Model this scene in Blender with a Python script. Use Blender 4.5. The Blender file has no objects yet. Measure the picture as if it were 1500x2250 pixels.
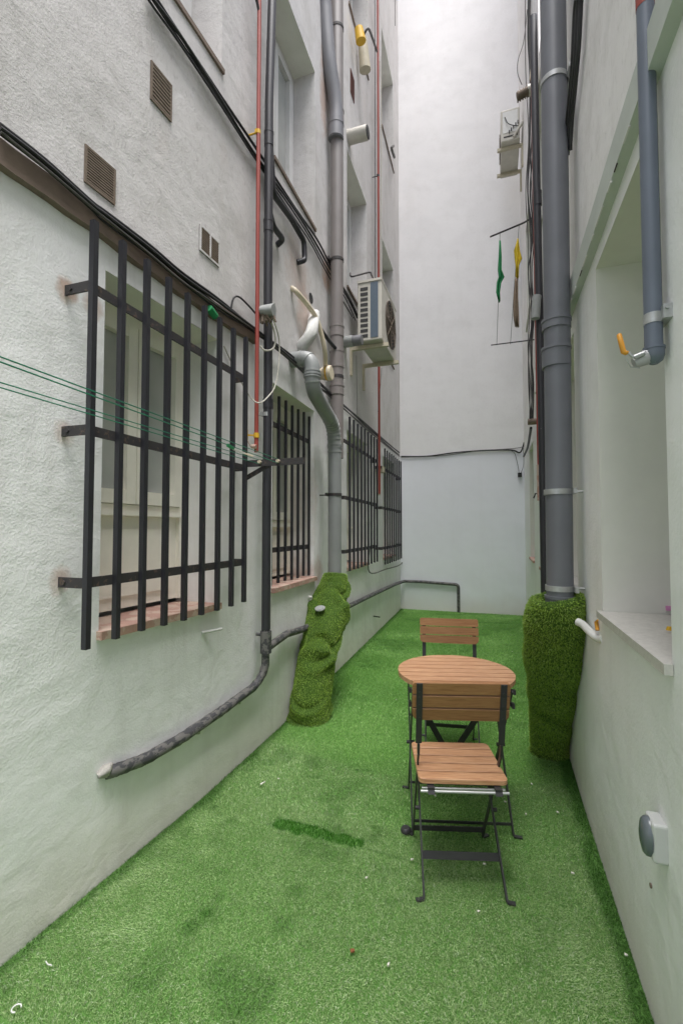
import bpy, math, random
import numpy as np
from mathutils import Vector, Matrix
R = math.radians
rnd = random.Random(7)
C = bpy.context.scene.collection
sc = bpy.context.scene

# ------------------------------------------------------------------ camera
CAM_H = 1.43
YAW, PITCH = R(18.406), R(2.119)
cam_d = bpy.data.cameras.new('camera')
cam = bpy.data.objects.new('camera', cam_d); C.objects.link(cam)
cam.location = (0, 0, CAM_H)
cam.rotation_euler = (R(90) + PITCH, 0, YAW)
cam_d.sensor_fit = 'HORIZONTAL'; cam_d.sensor_width = 24.0; cam_d.lens = 16.0
cam_d.clip_start = 0.05; cam_d.clip_end = 500
sc.camera = cam
# ------------------------------------------------------------------ light
EL, AZ = 74.0, 152.0
w = bpy.data.worlds.new('World'); sc.world = w; w.use_nodes = True
nt = w.node_tree; nt.nodes.clear()
sky = nt.nodes.new('ShaderNodeTexSky'); sky.sky_type = 'NISHITA'; sky.sun_disc = False
sky.sun_elevation = R(EL); sky.sun_rotation = R(AZ); sky.air_density = 1.0; sky.dust_density = 4.0; sky.ozone_density = 1.0
hs = nt.nodes.new('ShaderNodeHueSaturation'); hs.inputs['Saturation'].default_value = 0.45
bg = nt.nodes.new('ShaderNodeBackground'); bg.inputs['Strength'].default_value = 0.12
wo = nt.nodes.new('ShaderNodeOutputWorld')
nt.links.new(sky.outputs[0], hs.inputs['Color']); nt.links.new(hs.outputs[0], bg.inputs['Color']); nt.links.new(bg.outputs[0], wo.inputs['Surface'])
sd = bpy.data.lights.new('sun', 'SUN'); sd.energy = 2.2; sd.angle = R(38); sd.color = (1.0, 0.985, 0.975)
sun = bpy.data.objects.new('sun', sd); C.objects.link(sun)
_d = Vector((math.cos(R(EL)) * math.sin(R(AZ)), math.cos(R(EL)) * math.cos(R(AZ)), math.sin(R(EL))))
sun.rotation_euler = _d.to_track_quat('Z', 'Y').to_euler(); sun.location = (0, 0, 30)
sc.view_settings.view_transform = 'Standard'; sc.view_settings.look = 'None'
sc.view_settings.exposure = 1.15; sc.view_settings.gamma = 1.0
sc.cycles.max_bounces = 14; sc.cycles.diffuse_bounces = 9; sc.cycles.glossy_bounces = 3

# ------------------------------------------------------------------ survey helpers: the place measured along the two walls
YS = [-3, 1.1, 2.1, 3.0, 8.1, 12]; XS = [-1.6, -1.545, -1.478, -1.472, -1.58, -1.66]
YR = [-3, 2.6, 3.2, 6.5, 8.2, 12]; XR = [.42, .425, .435, .48, .503, .54]
YE = 8.1                                           # end wall
def wl(y): return float(np.interp(y, YS, XS))
def wr(y): return float(np.interp(y, YR, XR))
_f = np.array([-math.sin(YAW) * math.cos(PITCH), math.cos(YAW) * math.cos(PITCH), math.sin(PITCH)])
_r = np.array([math.cos(YAW), math.sin(YAW), 0.]); _u = np.cross(_r, _f)
def hit(u, v, X=None, Y=None, Z=None):
    d = _f + _r * (u - 750) / 1000. + _u * (1125 - v) / 1000.
    t = X / d[0] if X is not None else (Y / d[1] if Y is not None else (Z - CAM_H) / d[2])
    return Vector(np.array([0, 0, CAM_H]) + t * d)
def L(u, v, d=0.0):
    X = -1.5 + d
    for _ in range(25):
        h = hit(u, v, X=X); X = wl(h[1]) + d
    return h
def Rt(u, v, d=0.0):
    X = .43 - d
    for _ in range(25):
        h = hit(u, v, X=X); X = wr(h[1]) - d
    return h
def WL(y, z, d=0.0): return Vector((wl(y) + d, y, z))
def WR(y, z, d=0.0): return Vector((wr(y) - d, y, z))

# ------------------------------------------------------------------ materials
def srgb(r, g, b):
    f = lambda c: (c / 255 / 12.92) if c / 255 <= .04045 else ((c / 255 + .055) / 1.055) ** 2.4
    return (f(r), f(g), f(b), 1)
class NT:
    def __init__(s, name):
        s.m = bpy.data.materials.new(name); s.m.use_nodes = True; s.t = s.m.node_tree; s.n = s.t.nodes
        s.b = s.n['Principled BSDF']
        s.geo = s.n.new('ShaderNodeNewGeometry'); s.pos = s.geo.outputs['Position']
    def link(s, a, b): s.t.links.new(a, b)
    def vec(s, scale=(1, 1, 1), src=None):
        m = s.n.new('ShaderNodeMapping'); m.inputs['Scale'].default_value = scale
        s.link(src or s.pos, m.inputs['Vector']); return m.outputs[0]
    def noise(s, scale, detail=3, rough=.5, vec=None, dist=0):
        n = s.n.new('ShaderNodeTexNoise'); n.inputs['Scale'].default_value = scale; n.inputs['Detail'].default_value = detail
        n.inputs['Roughness'].default_value = rough; n.inputs['Distortion'].default_value = dist
        s.link(vec or s.pos, n.inputs['Vector']); return n.outputs['Fac']
    def ramp(s, fac, stops):
        r = s.n.new('ShaderNodeValToRGB'); e = r.color_ramp.elements
        while len(e) < len(stops): e.new(.5)
        for k, (p, c) in enumerate(stops):
            e[k].position = p; e[k].color = c if isinstance(c, tuple) else (c, c, c, 1)
        s.link(fac, r.inputs[0]); return r.outputs[0]
    def mix(s, fac, a, b, mode='MIX'):
        m = s.n.new('ShaderNodeMix'); m.data_type = 'RGBA'; m.blend_type = mode
        for k, v in ((0, fac), (6, a), (7, b)):
            if hasattr(v, 'is_output') or hasattr(v, 'links'): s.link(v, m.inputs[k])
            else: m.inputs[k].default_value = v
        return m.outputs[2]
    def math(s, op, a, b=0.0, clamp=False):
        m = s.n.new('ShaderNodeMath'); m.operation = op; m.use_clamp = clamp
        for k, v in ((0, a), (1, b)):
            if hasattr(v, 'links'): s.link(v, m.inputs[k])
            else: m.inputs[k].default_value = v
        return m.outputs[0]
    def xyz(s):
        x = s.n.new('ShaderNodeSeparateXYZ'); s.link(s.pos, x.inputs[0]); return x.outputs
    def bump(s, h, strength=.3, dist=.01, prev=None):
        b = s.n.new('ShaderNodeBump'); b.inputs['Distance'].default_value = dist
        if hasattr(strength, 'links'): s.link(strength, b.inputs['Strength'])
        else: b.inputs['Strength'].default_value = strength
        s.link(h, b.inputs['Height'])
        if prev: s.link(prev, b.inputs['Normal'])
        return b.outputs[0]
    def done(s, col=None, rough=.8, normal=None, metal=0, spec=.5):
        if col is not None:
            if hasattr(col, 'links'): s.link(col, s.b.inputs['Base Color'])
            else: s.b.inputs['Base Color'].default_value = col
        if hasattr(rough, 'links'): s.link(rough, s.b.inputs['Roughness'])
        else: s.b.inputs['Roughness'].default_value = rough
        if normal is not None: s.link(normal, s.b.inputs['Normal'])
        s.b.inputs['Metallic'].default_value = metal
        s.b.inputs['Specular IOR Level'].default_value = spec
        return s.m

def stucco(name, lo, hi, split, peel=1.0, grime=1.0, spots=()):
    n = NT(name); x = n.xyz()
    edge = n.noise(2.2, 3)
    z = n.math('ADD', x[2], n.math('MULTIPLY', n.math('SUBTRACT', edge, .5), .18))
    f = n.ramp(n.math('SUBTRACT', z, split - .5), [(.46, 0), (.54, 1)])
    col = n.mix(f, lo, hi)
    big = n.ramp(n.noise(.9, 5, .6), [(.3, 0), (.7, 1)])
    col = n.mix(n.math('MULTIPLY', big, .12 * grime), col, (.47, .445, .41, 1))
    # rain streaks running down the render
    st = n.ramp(n.noise(1, 5, .62, n.vec((7, 7, .55))), [(.50, 0), (.78, 1)])
    col = n.mix(n.math('MULTIPLY', st, .22 * grime), col, (.36, .33, .30, 1))
    # fine soot specks of the upper wall
    sp = n.ramp(n.noise(38, 6, .7, n.vec((1, 1, .6))), [(.54, 0), (.74, 1)])
    col = n.mix(n.math('MULTIPLY', n.math('MULTIPLY', sp, f), .42 * grime), col, (.26, .25, .24, 1))
    blot = n.ramp(n.noise(3.3, 6, .68, n.vec((1, 1, .8))), [(.50, 0), (.62, 1)])
    col = n.mix(n.math('MULTIPLY', n.math('MULTIPLY', blot, n.math('ADD', n.math('MULTIPLY', f, .7), .45)), .27 * grime), col, (.40, .385, .36, 1))
    rust = n.ramp(n.noise(1.3, 4, .6, n.vec((1, 1, .5))), [(.62, 0), (.8, 1)])
    col = n.mix(n.math('MULTIPLY', rust, .32 * grime), col, (.52, .38, .30, 1))
    # damp dirt at the foot
    foot = n.math('MULTIPLY', n.ramp(n.math('ADD', x[2], n.math('MULTIPLY', edge, .3)), [(.12, 1), (.5, 0)]), .42)
    col = n.mix(foot, col, (.54, .45, .37, 1))
    for (cy, cz, ry, rz, am) in spots:
        dy = n.math('DIVIDE', n.math('SUBTRACT', x[1], cy), ry); dz = n.math('DIVIDE', n.math('SUBTRACT', x[2], cz), rz)
        dd = n.math('ADD', n.math('MULTIPLY', dy, dy), n.math('MULTIPLY', dz, dz))
        dd = n.math('ADD', dd, n.math('MULTIPLY', n.math('SUBTRACT', n.noise(9, 5, .65), .5), 2.2))
        col = n.mix(n.math('MULTIPLY', n.ramp(dd, [(.1, 1), (.95, 0)]), am), col, (.42, .24, .15, 1))
    if peel > 0:
        pe = n.ramp(n.noise(105, 2, .35), [(.38, 0), (.70, 1)])
        b = n.bump(pe, n.math('ADD', n.math('MULTIPLY', n.ramp(n.math('ADD', x[2], n.math('MULTIPLY', edge, .5)), [(.75, 0), (1.0, 1)]), .085 * peel), .035), .005)
        b = n.bump(n.noise(150, 2, .5), .25 * peel, .003, b)
        b = n.bump(n.noise(9, 3, .5, n.vec((1, 1, 1.6))), .16 * peel, .02, b)
    else: b = n.bump(n.noise(30, 3, .5), .05, .004)
    if peel > 0: b = n.bump(n.noise(4.2, 4, .5, dist=1.6), .20, .022, b)
    b = n.bump(n.noise(1.8, 2), .35, .05, b)
    return n.done(col, .82, b, spec=.3)

M = {}
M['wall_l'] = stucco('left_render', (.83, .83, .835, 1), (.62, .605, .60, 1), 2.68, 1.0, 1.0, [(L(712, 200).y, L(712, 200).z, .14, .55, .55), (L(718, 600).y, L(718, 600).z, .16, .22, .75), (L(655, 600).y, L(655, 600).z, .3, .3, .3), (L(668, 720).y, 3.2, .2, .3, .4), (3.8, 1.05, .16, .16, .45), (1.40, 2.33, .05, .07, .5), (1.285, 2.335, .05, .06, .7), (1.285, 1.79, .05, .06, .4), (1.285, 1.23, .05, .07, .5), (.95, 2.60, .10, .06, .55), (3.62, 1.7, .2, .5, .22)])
M['wall_r'] = stucco('right_render', (.85, .855, .86, 1), (.85, .835, .83, 1), 2.62, .9, .6)
M['wall_e'] = stucco('end_render', (.79, .80, .86, 1), (.81, .80, .81, 1), 2.72, .0, .22)
def plain(name, col, rough=.6, var=.12, scale=20, bump=.12, metal=0, spec=.5, dark=None):
    n = NT(name)
    v = n.ramp(n.noise(scale, 4, .6), [(.3, 0), (.7, 1)])
    d = dark or (col[0] * .55, col[1] * .55, col[2] * .55, 1)
    c = n.mix(n.math('MULTIPLY', v, var * 2), (*col[:3], 1), d)
    return n.done(c, rough, n.bump(n.noise(scale * 4, 3), bump, .003), metal, spec)
def flaky(name, col, chip, rough=.5, amount=.62, scale=28, stretch=(1, 1, .45)):
    n = NT(name)
    v = n.ramp(n.noise(scale, 5, .62, n.vec(stretch)), [(amount, 0), (amount + .035, 1)])
    g = n.ramp(n.noise(6, 4), [(.3, 0), (.75, 1)])
    c = n.mix(n.math('MULTIPLY', g, .35), (*col[:3], 1), (col[0] * .5, col[1] * .5, col[2] * .5, 1))
    c = n.mix(v, c, (*chip[:3], 1))
    return n.done(c, rough, n.bump(v, .3, .002))
M['pvc'] = flaky('grey_plastic_pipe', srgb(118, 118, 122), srgb(170, 170, 168), .42, .74, 9, (1, 1, .3))
M['pvc_warm'] = flaky('warm_grey_plastic_pipe', srgb(128, 122, 120), srgb(150, 128, 110), .45, .7, 5, (1, 1, .3))
M['pvc_pale'] = plain('pale_grey_plastic', srgb(150, 153, 152)[:3], .45, .15, 8)
M['pvc_elbow'] = flaky('mid_grey_plastic_pipe', srgb(140, 143, 143), srgb(165, 160, 150), .42, .7, 9, (1, 1, .4))
M['pvc_dark'] = flaky('dark_grey_plastic_pipe', srgb(108, 110, 117), srgb(150, 152, 154), .42, .735, 22, (1, 1, .35))
M['pvc_blue'] = flaky('blue_grey_plastic_pipe', srgb(100, 108, 122), srgb(178, 180, 182), .4, .69, 16)
M['black_pipe'] = flaky('black_painted_pipe', (.028, .028, .034), (.55, .54, .52), .45, .73, 16, (1, 1, .55))
M['flaked_pipe'] = flaky('flaked_black_pipe', (.05, .05, .055), (.13, .125, .12), .62, .48, 34, (1, .5, 1))
M['red_pipe'] = flaky('oxide_red_pipe', srgb(148, 62, 52), srgb(200, 170, 160), .55, .74, 26)
M['iron'] = flaky('black_iron_bar', (.022, .022, .028), (.30, .26, .22), .42, .76, 50, (1, 1, .6))
M['rusty_iron'] = flaky('rusty_iron_bar', (.035, .032, .034), (.085, .06, .048), .7, .58, 40, (1, 1, 1))
M['steel'] = plain('galvanised_steel', (.48, .49, .49), .42, .2, 60, .1, .55)
M['cable'] = plain('black_cable', (.018, .018, .02), .5, .3, 30)
M['cable_grey'] = plain('dusty_grey_cable', (.10, .095, .09), .6, .3, 30)
M['cable_white'] = plain('dirty_white_cable', (.50, .48, .42), .6, .2, 30)
M['casing'] = plain('brown_painted_ledge', srgb(122, 106, 94)[:3], .7, .3, 9, .3)
M['duct_r'] = plain('pale_green_ledge', (.52, .56, .52), .6, .12, 6, .2)
M['cream'] = plain('cream_painted_wood', (.90, .87, .78), .5, .12, 7, .2)
M['white_frame'] = plain('white_painted_wood', (.66, .66, .65), .5, .1, 7, .2)
M['reveal'] = plain('cream_reveal_paint', (.72, .715, .67), .8, .10, 4, .3)
M['soffit'] = plain('pale_soffit_paint', (.80, .80, .74), .8, .12, 5, .3)
n = NT('frosted_pane'); M['glass'] = n.done(n.ramp(n.noise(3, 3), [(.3, srgb(160, 163, 160)), (.7, srgb(186, 188, 184))]), .14, n.bump(n.noise(3, 1), .04, .01))
M['terracotta'] = flaky('worn_terracotta_sill', srgb(178, 142, 130), srgb(186, 164, 150), .75, .5, 9, (1, 1, 1))
M['stone_sill'] = plain('white_stone_sill', (.58, .565, .53), .55, .22, 60, .15)
M['grille_vent'] = plain('grimy_vent', srgb(120, 106, 92)[:3], .8, .3, 30, .3)
M['vent_back'] = plain('vent_shadow', (.06, .05, .045), .9, .2, 20)
M['redvent'] = plain('red_brown_vent', srgb(96, 52, 44)[:3], .8, .2, 20)
M['ac_white'] = plain('aged_white_metal', srgb(196, 192, 182)[:3], .45, .16, 10, .08)
M['ac_coil'] = plain('coil_fins', srgb(84, 98, 112)[:3], .5, .15, 60, .2)
M['ac_dark'] = plain('dark_opening', (.03, .03, .03), .7, .1, 20)
M['bracket'] = plain('cream_bracket', srgb(190, 182, 160)[:3], .6, .2, 20)
M['hose'] = plain('cream_hose', srgb(212, 200, 176)[:3], .5, .12, 12)
M['plaster'] = plain('white_plastered_pipe', (.60, .60, .58), .85, .2, 25, .5)
M['mortar'] = plain('old_mortar', (.42, .40, .37), .9, .25, 40, .6)
M['yellow'] = plain('yellow_plastic', srgb(212, 168, 40)[:3], .5, .1, 20)
M['orange'] = plain('orange_lever_sleeve', srgb(216, 150, 48)[:3], .4, .08, 20)
M['white_pl'] = plain('white_plastic', (.70, .70, .68), .4, .08, 20)
M['green_line'] = plain('green_coated_line', srgb(20, 120, 92)[:3], .4, .1, 20)
M['green_cloth'] = plain('green_cloth', srgb(30, 132, 78)[:3], .8, .2, 12)
M['yellow_cloth'] = plain('yellow_cloth', srgb(214, 186, 40)[:3], .8, .2, 12)
M['brown_cloth'] = plain('brown_rag', srgb(140, 122, 104)[:3], .85, .3, 14)
M['socket_w'] = plain('socket_plastic', (.52, .53, .52), .35, .05, 20)
M['socket_lid'] = plain('smoked_lid', (.12, .14, .155), .2, .05, 20)
M['black_metal'] = plain('black_powder_coat', (.030, .029, .032), .42, .15, 40, .05)
M['pink'] = plain('pink_sticker', srgb(220, 150, 200)[:3], .6, .05, 20)
M['debris'] = plain('pale_scrap', (.7, .68, .62), .7, .05, 20)
M['leaf'] = plain('dry_brown_leaf', srgb(130, 80, 50)[:3], .8, .2, 60)

def wood(name, c1, c2):
    n = NT(name)
    tc = n.n.new('ShaderNodeTexCoord'); o = tc.outputs['Object']
    at = n.n.new('ShaderNodeAttribute'); at.attribute_name = 'slat'; at.attribute_type = 'GEOMETRY'
    ofs = n.n.new('ShaderNodeVectorMath'); ofs.operation = 'ADD'
    cb = n.n.new('ShaderNodeCombineXYZ'); n.link(n.math('MULTIPLY', at.outputs['Fac'], 7.3), cb.inputs[0]); n.link(n.math('MULTIPLY', at.outputs['Fac'], 3.1), cb.inputs[2])
    n.link(o, ofs.inputs[0]); n.link(cb.outputs[0], ofs.inputs[1])
    g = n.noise(14, 6, .65, n.vec((.6, 9, 9), ofs.outputs[0]), .6)
    fine = n.noise(60, 4, .6, n.vec((.35, 6, 6), ofs.outputs[0]))
    c = n.mix(n.ramp(g, [(.32, 0), (.66, 1)]), c1, c2)
    c = n.mix(n.math('MULTIPLY', n.ramp(fine, [(.45, 0), (.7, 1)]), .35), c, (c2[0] * .5, c2[1] * .5, c2[2] * .5, 1))
    hsv = n.n.new('ShaderNodeHueSaturation'); n.link(c, hsv.inputs['Color'])
    n.link(n.math('ADD', n.math('MULTIPLY', n.math('FRACT', n.math('MULTIPLY', at.outputs['Fac'], 5.37)), .42), .76), hsv.inputs['Value'])
    return n.done(hsv.outputs[0], .46, n.bump(g, .12, .002))
M['wood'] = wood('oiled_acacia', srgb(202, 160, 124), srgb(160, 112, 78))
M['wood_back'] = wood('oiled_acacia_darker', srgb(166, 122, 82), srgb(136, 92, 56))

def turf(name, a, b, c, dark, scale=1.0, far=None):
    n = NT(name)
    r = n.geo.outputs['Random Per Island']
    col = n.ramp(r, [(0, a), (.5, b), (.86, b), (1, c)])
    if far:
        tn = n.n.new('ShaderNodeAttribute'); tn.attribute_name = 'sheet'; tn.attribute_type = 'GEOMETRY'
        col = n.mix(tn.outputs['Fac'], col, n.ramp(r, [(0, far[0]), (.5, far[1]), (.86, far[1]), (1, far[2])]))
    at = n.n.new('ShaderNodeAttribute'); at.attribute_name = 'wear_shade'; at.attribute_type = 'GEOMETRY'
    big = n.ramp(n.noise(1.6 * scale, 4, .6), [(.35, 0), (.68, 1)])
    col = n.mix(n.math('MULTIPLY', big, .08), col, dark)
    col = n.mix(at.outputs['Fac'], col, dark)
    m = n.done(col, .50, spec=.35)
    n.b.inputs['Subsurface Weight'].default_value = 0
    return m
M['turf'] = turf('artificial_turf_pile', (.28, .44, .15, 1), (.45, .60, .29, 1), (.70, .75, .60, 1), (.03, .15, .005, 1), far=((.24, .49, .11, 1), (.39, .64, .21, 1), (.60, .77, .40, 1)))  # palest blades hold a whitish sheen painted into their colour
M['turf_base'] = plain('turf_backing', (.10, .24, .045), .95, .35, 120, .6)
M['moss'] = turf('mossy_turf_pile', (.13, .24, .02, 1), (.26, .41, .05, 1), (.46, .58, .20, 1), (.08, .17, .012, 1), 4)
M['moss_base'] = plain('mossy_turf_backing', (.05, .11, .01), .95, .35, 120, .6)
M['concrete'] = plain('concrete_ground', (.28, .27, .25), .9, .2, 5, .3)

# ------------------------------------------------------------------ mesh builder
class MB:
    def __init__(s): s.v = []; s.f = []; s.sm = []; s.att = []; s.mi = []
    def add(s, vs, fs, smooth=False, a=0.0, mi=0):
        o = len(s.v); s.v += [tuple(p) for p in vs]; s.f += [tuple(i + o for i in q) for q in fs]
        s.sm += [smooth] * len(fs); s.att += [a] * len(vs); s.mi += [mi] * len(fs); return s
    BF = [(0, 3, 2, 1), (4, 5, 6, 7), (0, 1, 5, 4), (1, 2, 6, 5), (2, 3, 7, 6), (3, 0, 4, 7)]
    def box(s, a, b, mi=0, att=0.0):
        (x0, y0, z0), (x1, y1, z1) = a, b
        return s.add([(x0, y0, z0), (x1, y0, z0), (x1, y1, z0), (x0, y1, z0), (x0, y0, z1), (x1, y0, z1), (x1, y1, z1), (x0, y1, z1)], s.BF, mi=mi, a=att)
    def wbox(s, W, y0, y1, z0, z1, d0, d1, mi=0):
        """box in wall coordinates (d = distance out from the wall)"""
        return s.add([W(y0, z0, d0), W(y0, z0, d1), W(y1, z0, d1), W(y1, z0, d0), W(y0, z1, d0), W(y0, z1, d1), W(y1, z1, d1), W(y1, z1, d0)], s.BF, mi=mi)
    def bar(s, p, q, w, h, up=(0, 0, 1), mi=0, att=0.0):
        p, q = Vector(p), Vector(q); d = (q - p).normalized(); up = Vector(up)
        if abs(d.dot(up)) > .98: up = Vector((0, 1, 0))
        x = d.cross(up).normalized() * w / 2; z = x.cross(d).normalized() * h / 2
        vs = [p - x - z, p + x - z, p + x + z, p - x + z, q - x - z, q + x - z, q + x + z, q - x + z]
        return s.add(vs, [(0, 1, 2, 3), (7, 6, 5, 4), (0, 4, 5, 1), (1, 5, 6, 2), (2, 6, 7, 3), (3, 7, 4, 0)], mi=mi, a=att)
    def tube(s, pts, r, seg=12, caps=True, mi=0, rf=None):
        pts = [Vector(p) for p in pts]; n = len(pts); vs = []; fs = []
        T = []
        for i in range(n):
            a = pts[max(i - 1, 0)]; b = pts[min(i + 1, n - 1)]; T.append((b - a).normalized())
        N = T[0].orthogonal().normalized()
        for i in range(n):
            N = (N - T[i] * N.dot(T[i])).normalized(); B = T[i].cross(N)
            rr = (r[i] if isinstance(r, (list, tuple)) else r)
            for k in range(seg):
                t = 2 * math.pi * k / seg; q = rr * (rf(i, t) if rf else 1)
                vs.append(pts[i] + (N * math.cos(t) + B * math.sin(t)) * q)
        for i in range(n - 1):
            for k in range(seg):
                a = i * seg + k; b = i * seg + (k + 1) % seg
                fs.append((a, b, b + seg, a + seg))
        s.add(vs, fs, True, mi=mi)
        if caps:
            s.add([vs[k] for k in range(seg)], [tuple(range(seg))[::-1]], mi=mi)
            s.add([vs[(n - 1) * seg + k] for k in range(seg)], [tuple(range(seg))], mi=mi)
        return s
    def build(s, name, mats, parent=None, **kw):
        me = bpy.data.meshes.new(name)
        org = parent_world(parent)
        me.from_pydata([tuple(Vector(v) - org) for v in s.v], [], s.f); me.update()
        if not isinstance(mats, (list, tuple)): mats = [mats]
        for m in mats: me.materials.append(M[m])
        me.polygons.foreach_set('use_smooth', s.sm); me.polygons.foreach_set('material_index', s.mi)
        if any(s.att):
            at = me.attributes.new('slat', 'FLOAT', 'POINT'); at.data.foreach_set('value', s.att)
        o = bpy.data.objects.new(name, me); C.objects.link(o)
        if parent: o.parent = parent
        if kw: tag(o, **kw)
        return o
def parent_world(o):
    t = Vector((0, 0, 0))
    while o is not None:
        t += o.location; o = o.parent
    return t
def tag(o, label=None, cat=None, group=None, kind=None):
    if label: o['label'] = label
    if cat: o['category'] = cat
    if group: o['group'] = group
    if kind: o['kind'] = kind
    return o
def thing(name, label, cat, loc=(0, 0, 0), group=None):
    o = bpy.data.objects.new(name, None); C.objects.link(o); o.location = loc; o.empty_display_size = .1
    return tag(o, label, cat, group)
def smooth_path(pts, n=6):
    P = [Vector(p) for p in pts]; out = []
    for i in range(len(P) - 1):
        p0 = P[max(i - 1, 0)]; p1 = P[i]; p2 = P[i + 1]; p3 = P[min(i + 2, len(P) - 1)]
        for k in range(n):
            t = k / n
            out.append(.5 * ((2 * p1) + (p2 - p0) * t + (2 * p0 - 5 * p1 + 4 * p2 - p3) * t * t + (3 * p1 - p0 - 3 * p2 + p3) * t ** 3))
    out.append(P[-1]); return out
def fillet(pts, r=.05, n=5):
    """polyline with rounded corners"""
    P = [Vector(p) for p in pts]; out = [P[0]]
    for i in range(1, len(P) - 1):
        a, b, c = P[i - 1], P[i], P[i + 1]
        ra = min(r, (a - b).length * .45); rc = min(r, (c - b).length * .45)
        p = b + (a - b).normalized() * ra; q = b + (c - b).normalized() * rc
        for k in range(n + 1):
            t = k / n; out.append(p * (1 - t) ** 2 + b * 2 * t * (1 - t) + q * t * t)
    out.append(P[-1]); return out

# ------------------------------------------------------------------ ground
g = MB(); g.box((-30, -30, -.3), (30, 40, -.02)); g.build('ground', 'concrete', kind='structure')
ys = np.linspace(-3, YE, 60); vs = []; fs = []
for y in ys: vs += [(wl(y) - .02, y, 0.0), (wr(y) + .02, y, 0.0)]
for i in range(len(ys) - 1): fs.append((2 * i, 2 * i + 1, 2 * i + 3, 2 * i + 2))
g = MB(); g.add(vs, fs); g.build('turf_backing', 'turf_base', kind='structure')

# ------------------------------------------------------------------ walls with openings
YSTEP = 4.4      # unseen front rooflines cut low on both buildings, invented to admit more skylight
def wall_mesh(W, openings, y0, y1, z1, depth, out=1, ZLOW=7.2):
    """front face with holes, reveals (depth in), a soffit material slot; d<0 is into the wall"""
    m = MB()
    Yb = sorted(set([y0, y1, YSTEP] + [a for o in openings for a in o[:2]] + list(np.arange(math.ceil(y0 * 2) / 2, y1, .5))))
    Zb = sorted(set([0, z1, ZLOW] + [a for o in openings for a in o[2:4]] + list(np.arange(.5, z1, .5))))
    Yb = [round(float(a), 4) for a in Yb]; Zb = [round(float(a), 4) for a in Zb]
    Yb = sorted(set(Yb)); Zb = sorted(set(Zb)); nz = len(Zb)
    vs = [W(y, z, 0) for y in Yb for z in Zb]; fs = []
    for i in range(len(Yb) - 1):
        for j in range(nz - 1):
            yc = (Yb[i] + Yb[i + 1]) / 2; zc = (Zb[j] + Zb[j + 1]) / 2
            if any(o[0] < yc < o[1] and o[2] < zc < o[3] for o in openings) or (yc < YSTEP and zc > ZLOW): continue
            q = (i * nz + j, (i + 1) * nz + j, (i + 1) * nz + j + 1, i * nz + j + 1)
            fs.append(q if out < 0 else q[::-1])
    m.add(vs, fs)
    for o in openings:
        a, b, c, d = o[:4]; r = .012; D = -depth
        # rounded arrises: small chamfer then the reveal
        prof = [(0, 0), (r * .3, -r * .3), (r, -r * 1.2)]
        rm = 0 if out > 0 else 1
        m.add([W(a, c, 0), W(a, d, 0), W(a, d, D), W(a, c, D)], [(0, 1, 2, 3)], mi=rm)
        m.add([W(b, c, 0), W(b, d, 0), W(b, d, D), W(b, c, D)], [(3, 2, 1, 0)], mi=rm)
        m.add([W(a, c, 0), W(b, c, 0), W(b, c, D), W(a, c, D)], [(0, 1, 2, 3)])
        m.add([W(a, d, 0), W(b, d, 0), W(b, d, D), W(a, d, D)], [(3, 2, 1, 0)], mi=1)
    # back, tops and ends make it a real slab
    E_ = -depth - .12
    for (a, b, h) in ((y0, YSTEP, ZLOW), (YSTEP, y1, z1)):
        m.add([W(a, 0, E_), W(b, 0, E_), W(b, h, E_), W(a, h, E_)], [(0, 1, 2, 3)])
        m.add([W(a, h, 0), W(b, h, 0), W(b, h, E_), W(a, h, E_)], [(0, 1, 2, 3)])
    m.add([W(y0, 0, 0), W(y0, ZLOW, 0), W(y0, ZLOW, E_), W(y0, 0, E_)], [(0, 1, 2, 3)])
    m.add([W(YSTEP, ZLOW, 0), W(YSTEP, z1, 0), W(YSTEP, z1, E_), W(YSTEP, ZLOW, E_)], [(0, 1, 2, 3)])
    m.add([W(y1, 0, 0), W(y1, z1, 0), W(y1, z1, E_), W(y1, 0, E_)], [(0, 1, 2, 3)])
    return m
HL = 13.0
GW = [(1.455, 2.215, 1.01, 2.51), (2.88, 3.705, 1.01, 2.47), (4.72, 5.63, 1.0, 2.52), (6.60, 7.50, 1.0, 2.52)]
UW = [(1.455, 2.215, 4.12, 5.55), (2.88, 3.705, 4.12, 5.58), (4.73, 5.63, 4.13, 5.70), (6.60, 7.50, 4.15, 5.85),
      (4.80, 5.72, 7.50, 9.0), (6.60, 7.56, 7.62, 9.19)]
DL = .27
bl = thing('building', 'weathered white apartment building with black barred windows rising on the left', 'building', (-1.6, 3.5, 0))
wall_mesh(WL, GW + UW, -1.6, YE, HL, DL, 1).build('wall', ['wall_l', 'soffit'], bl)

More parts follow.
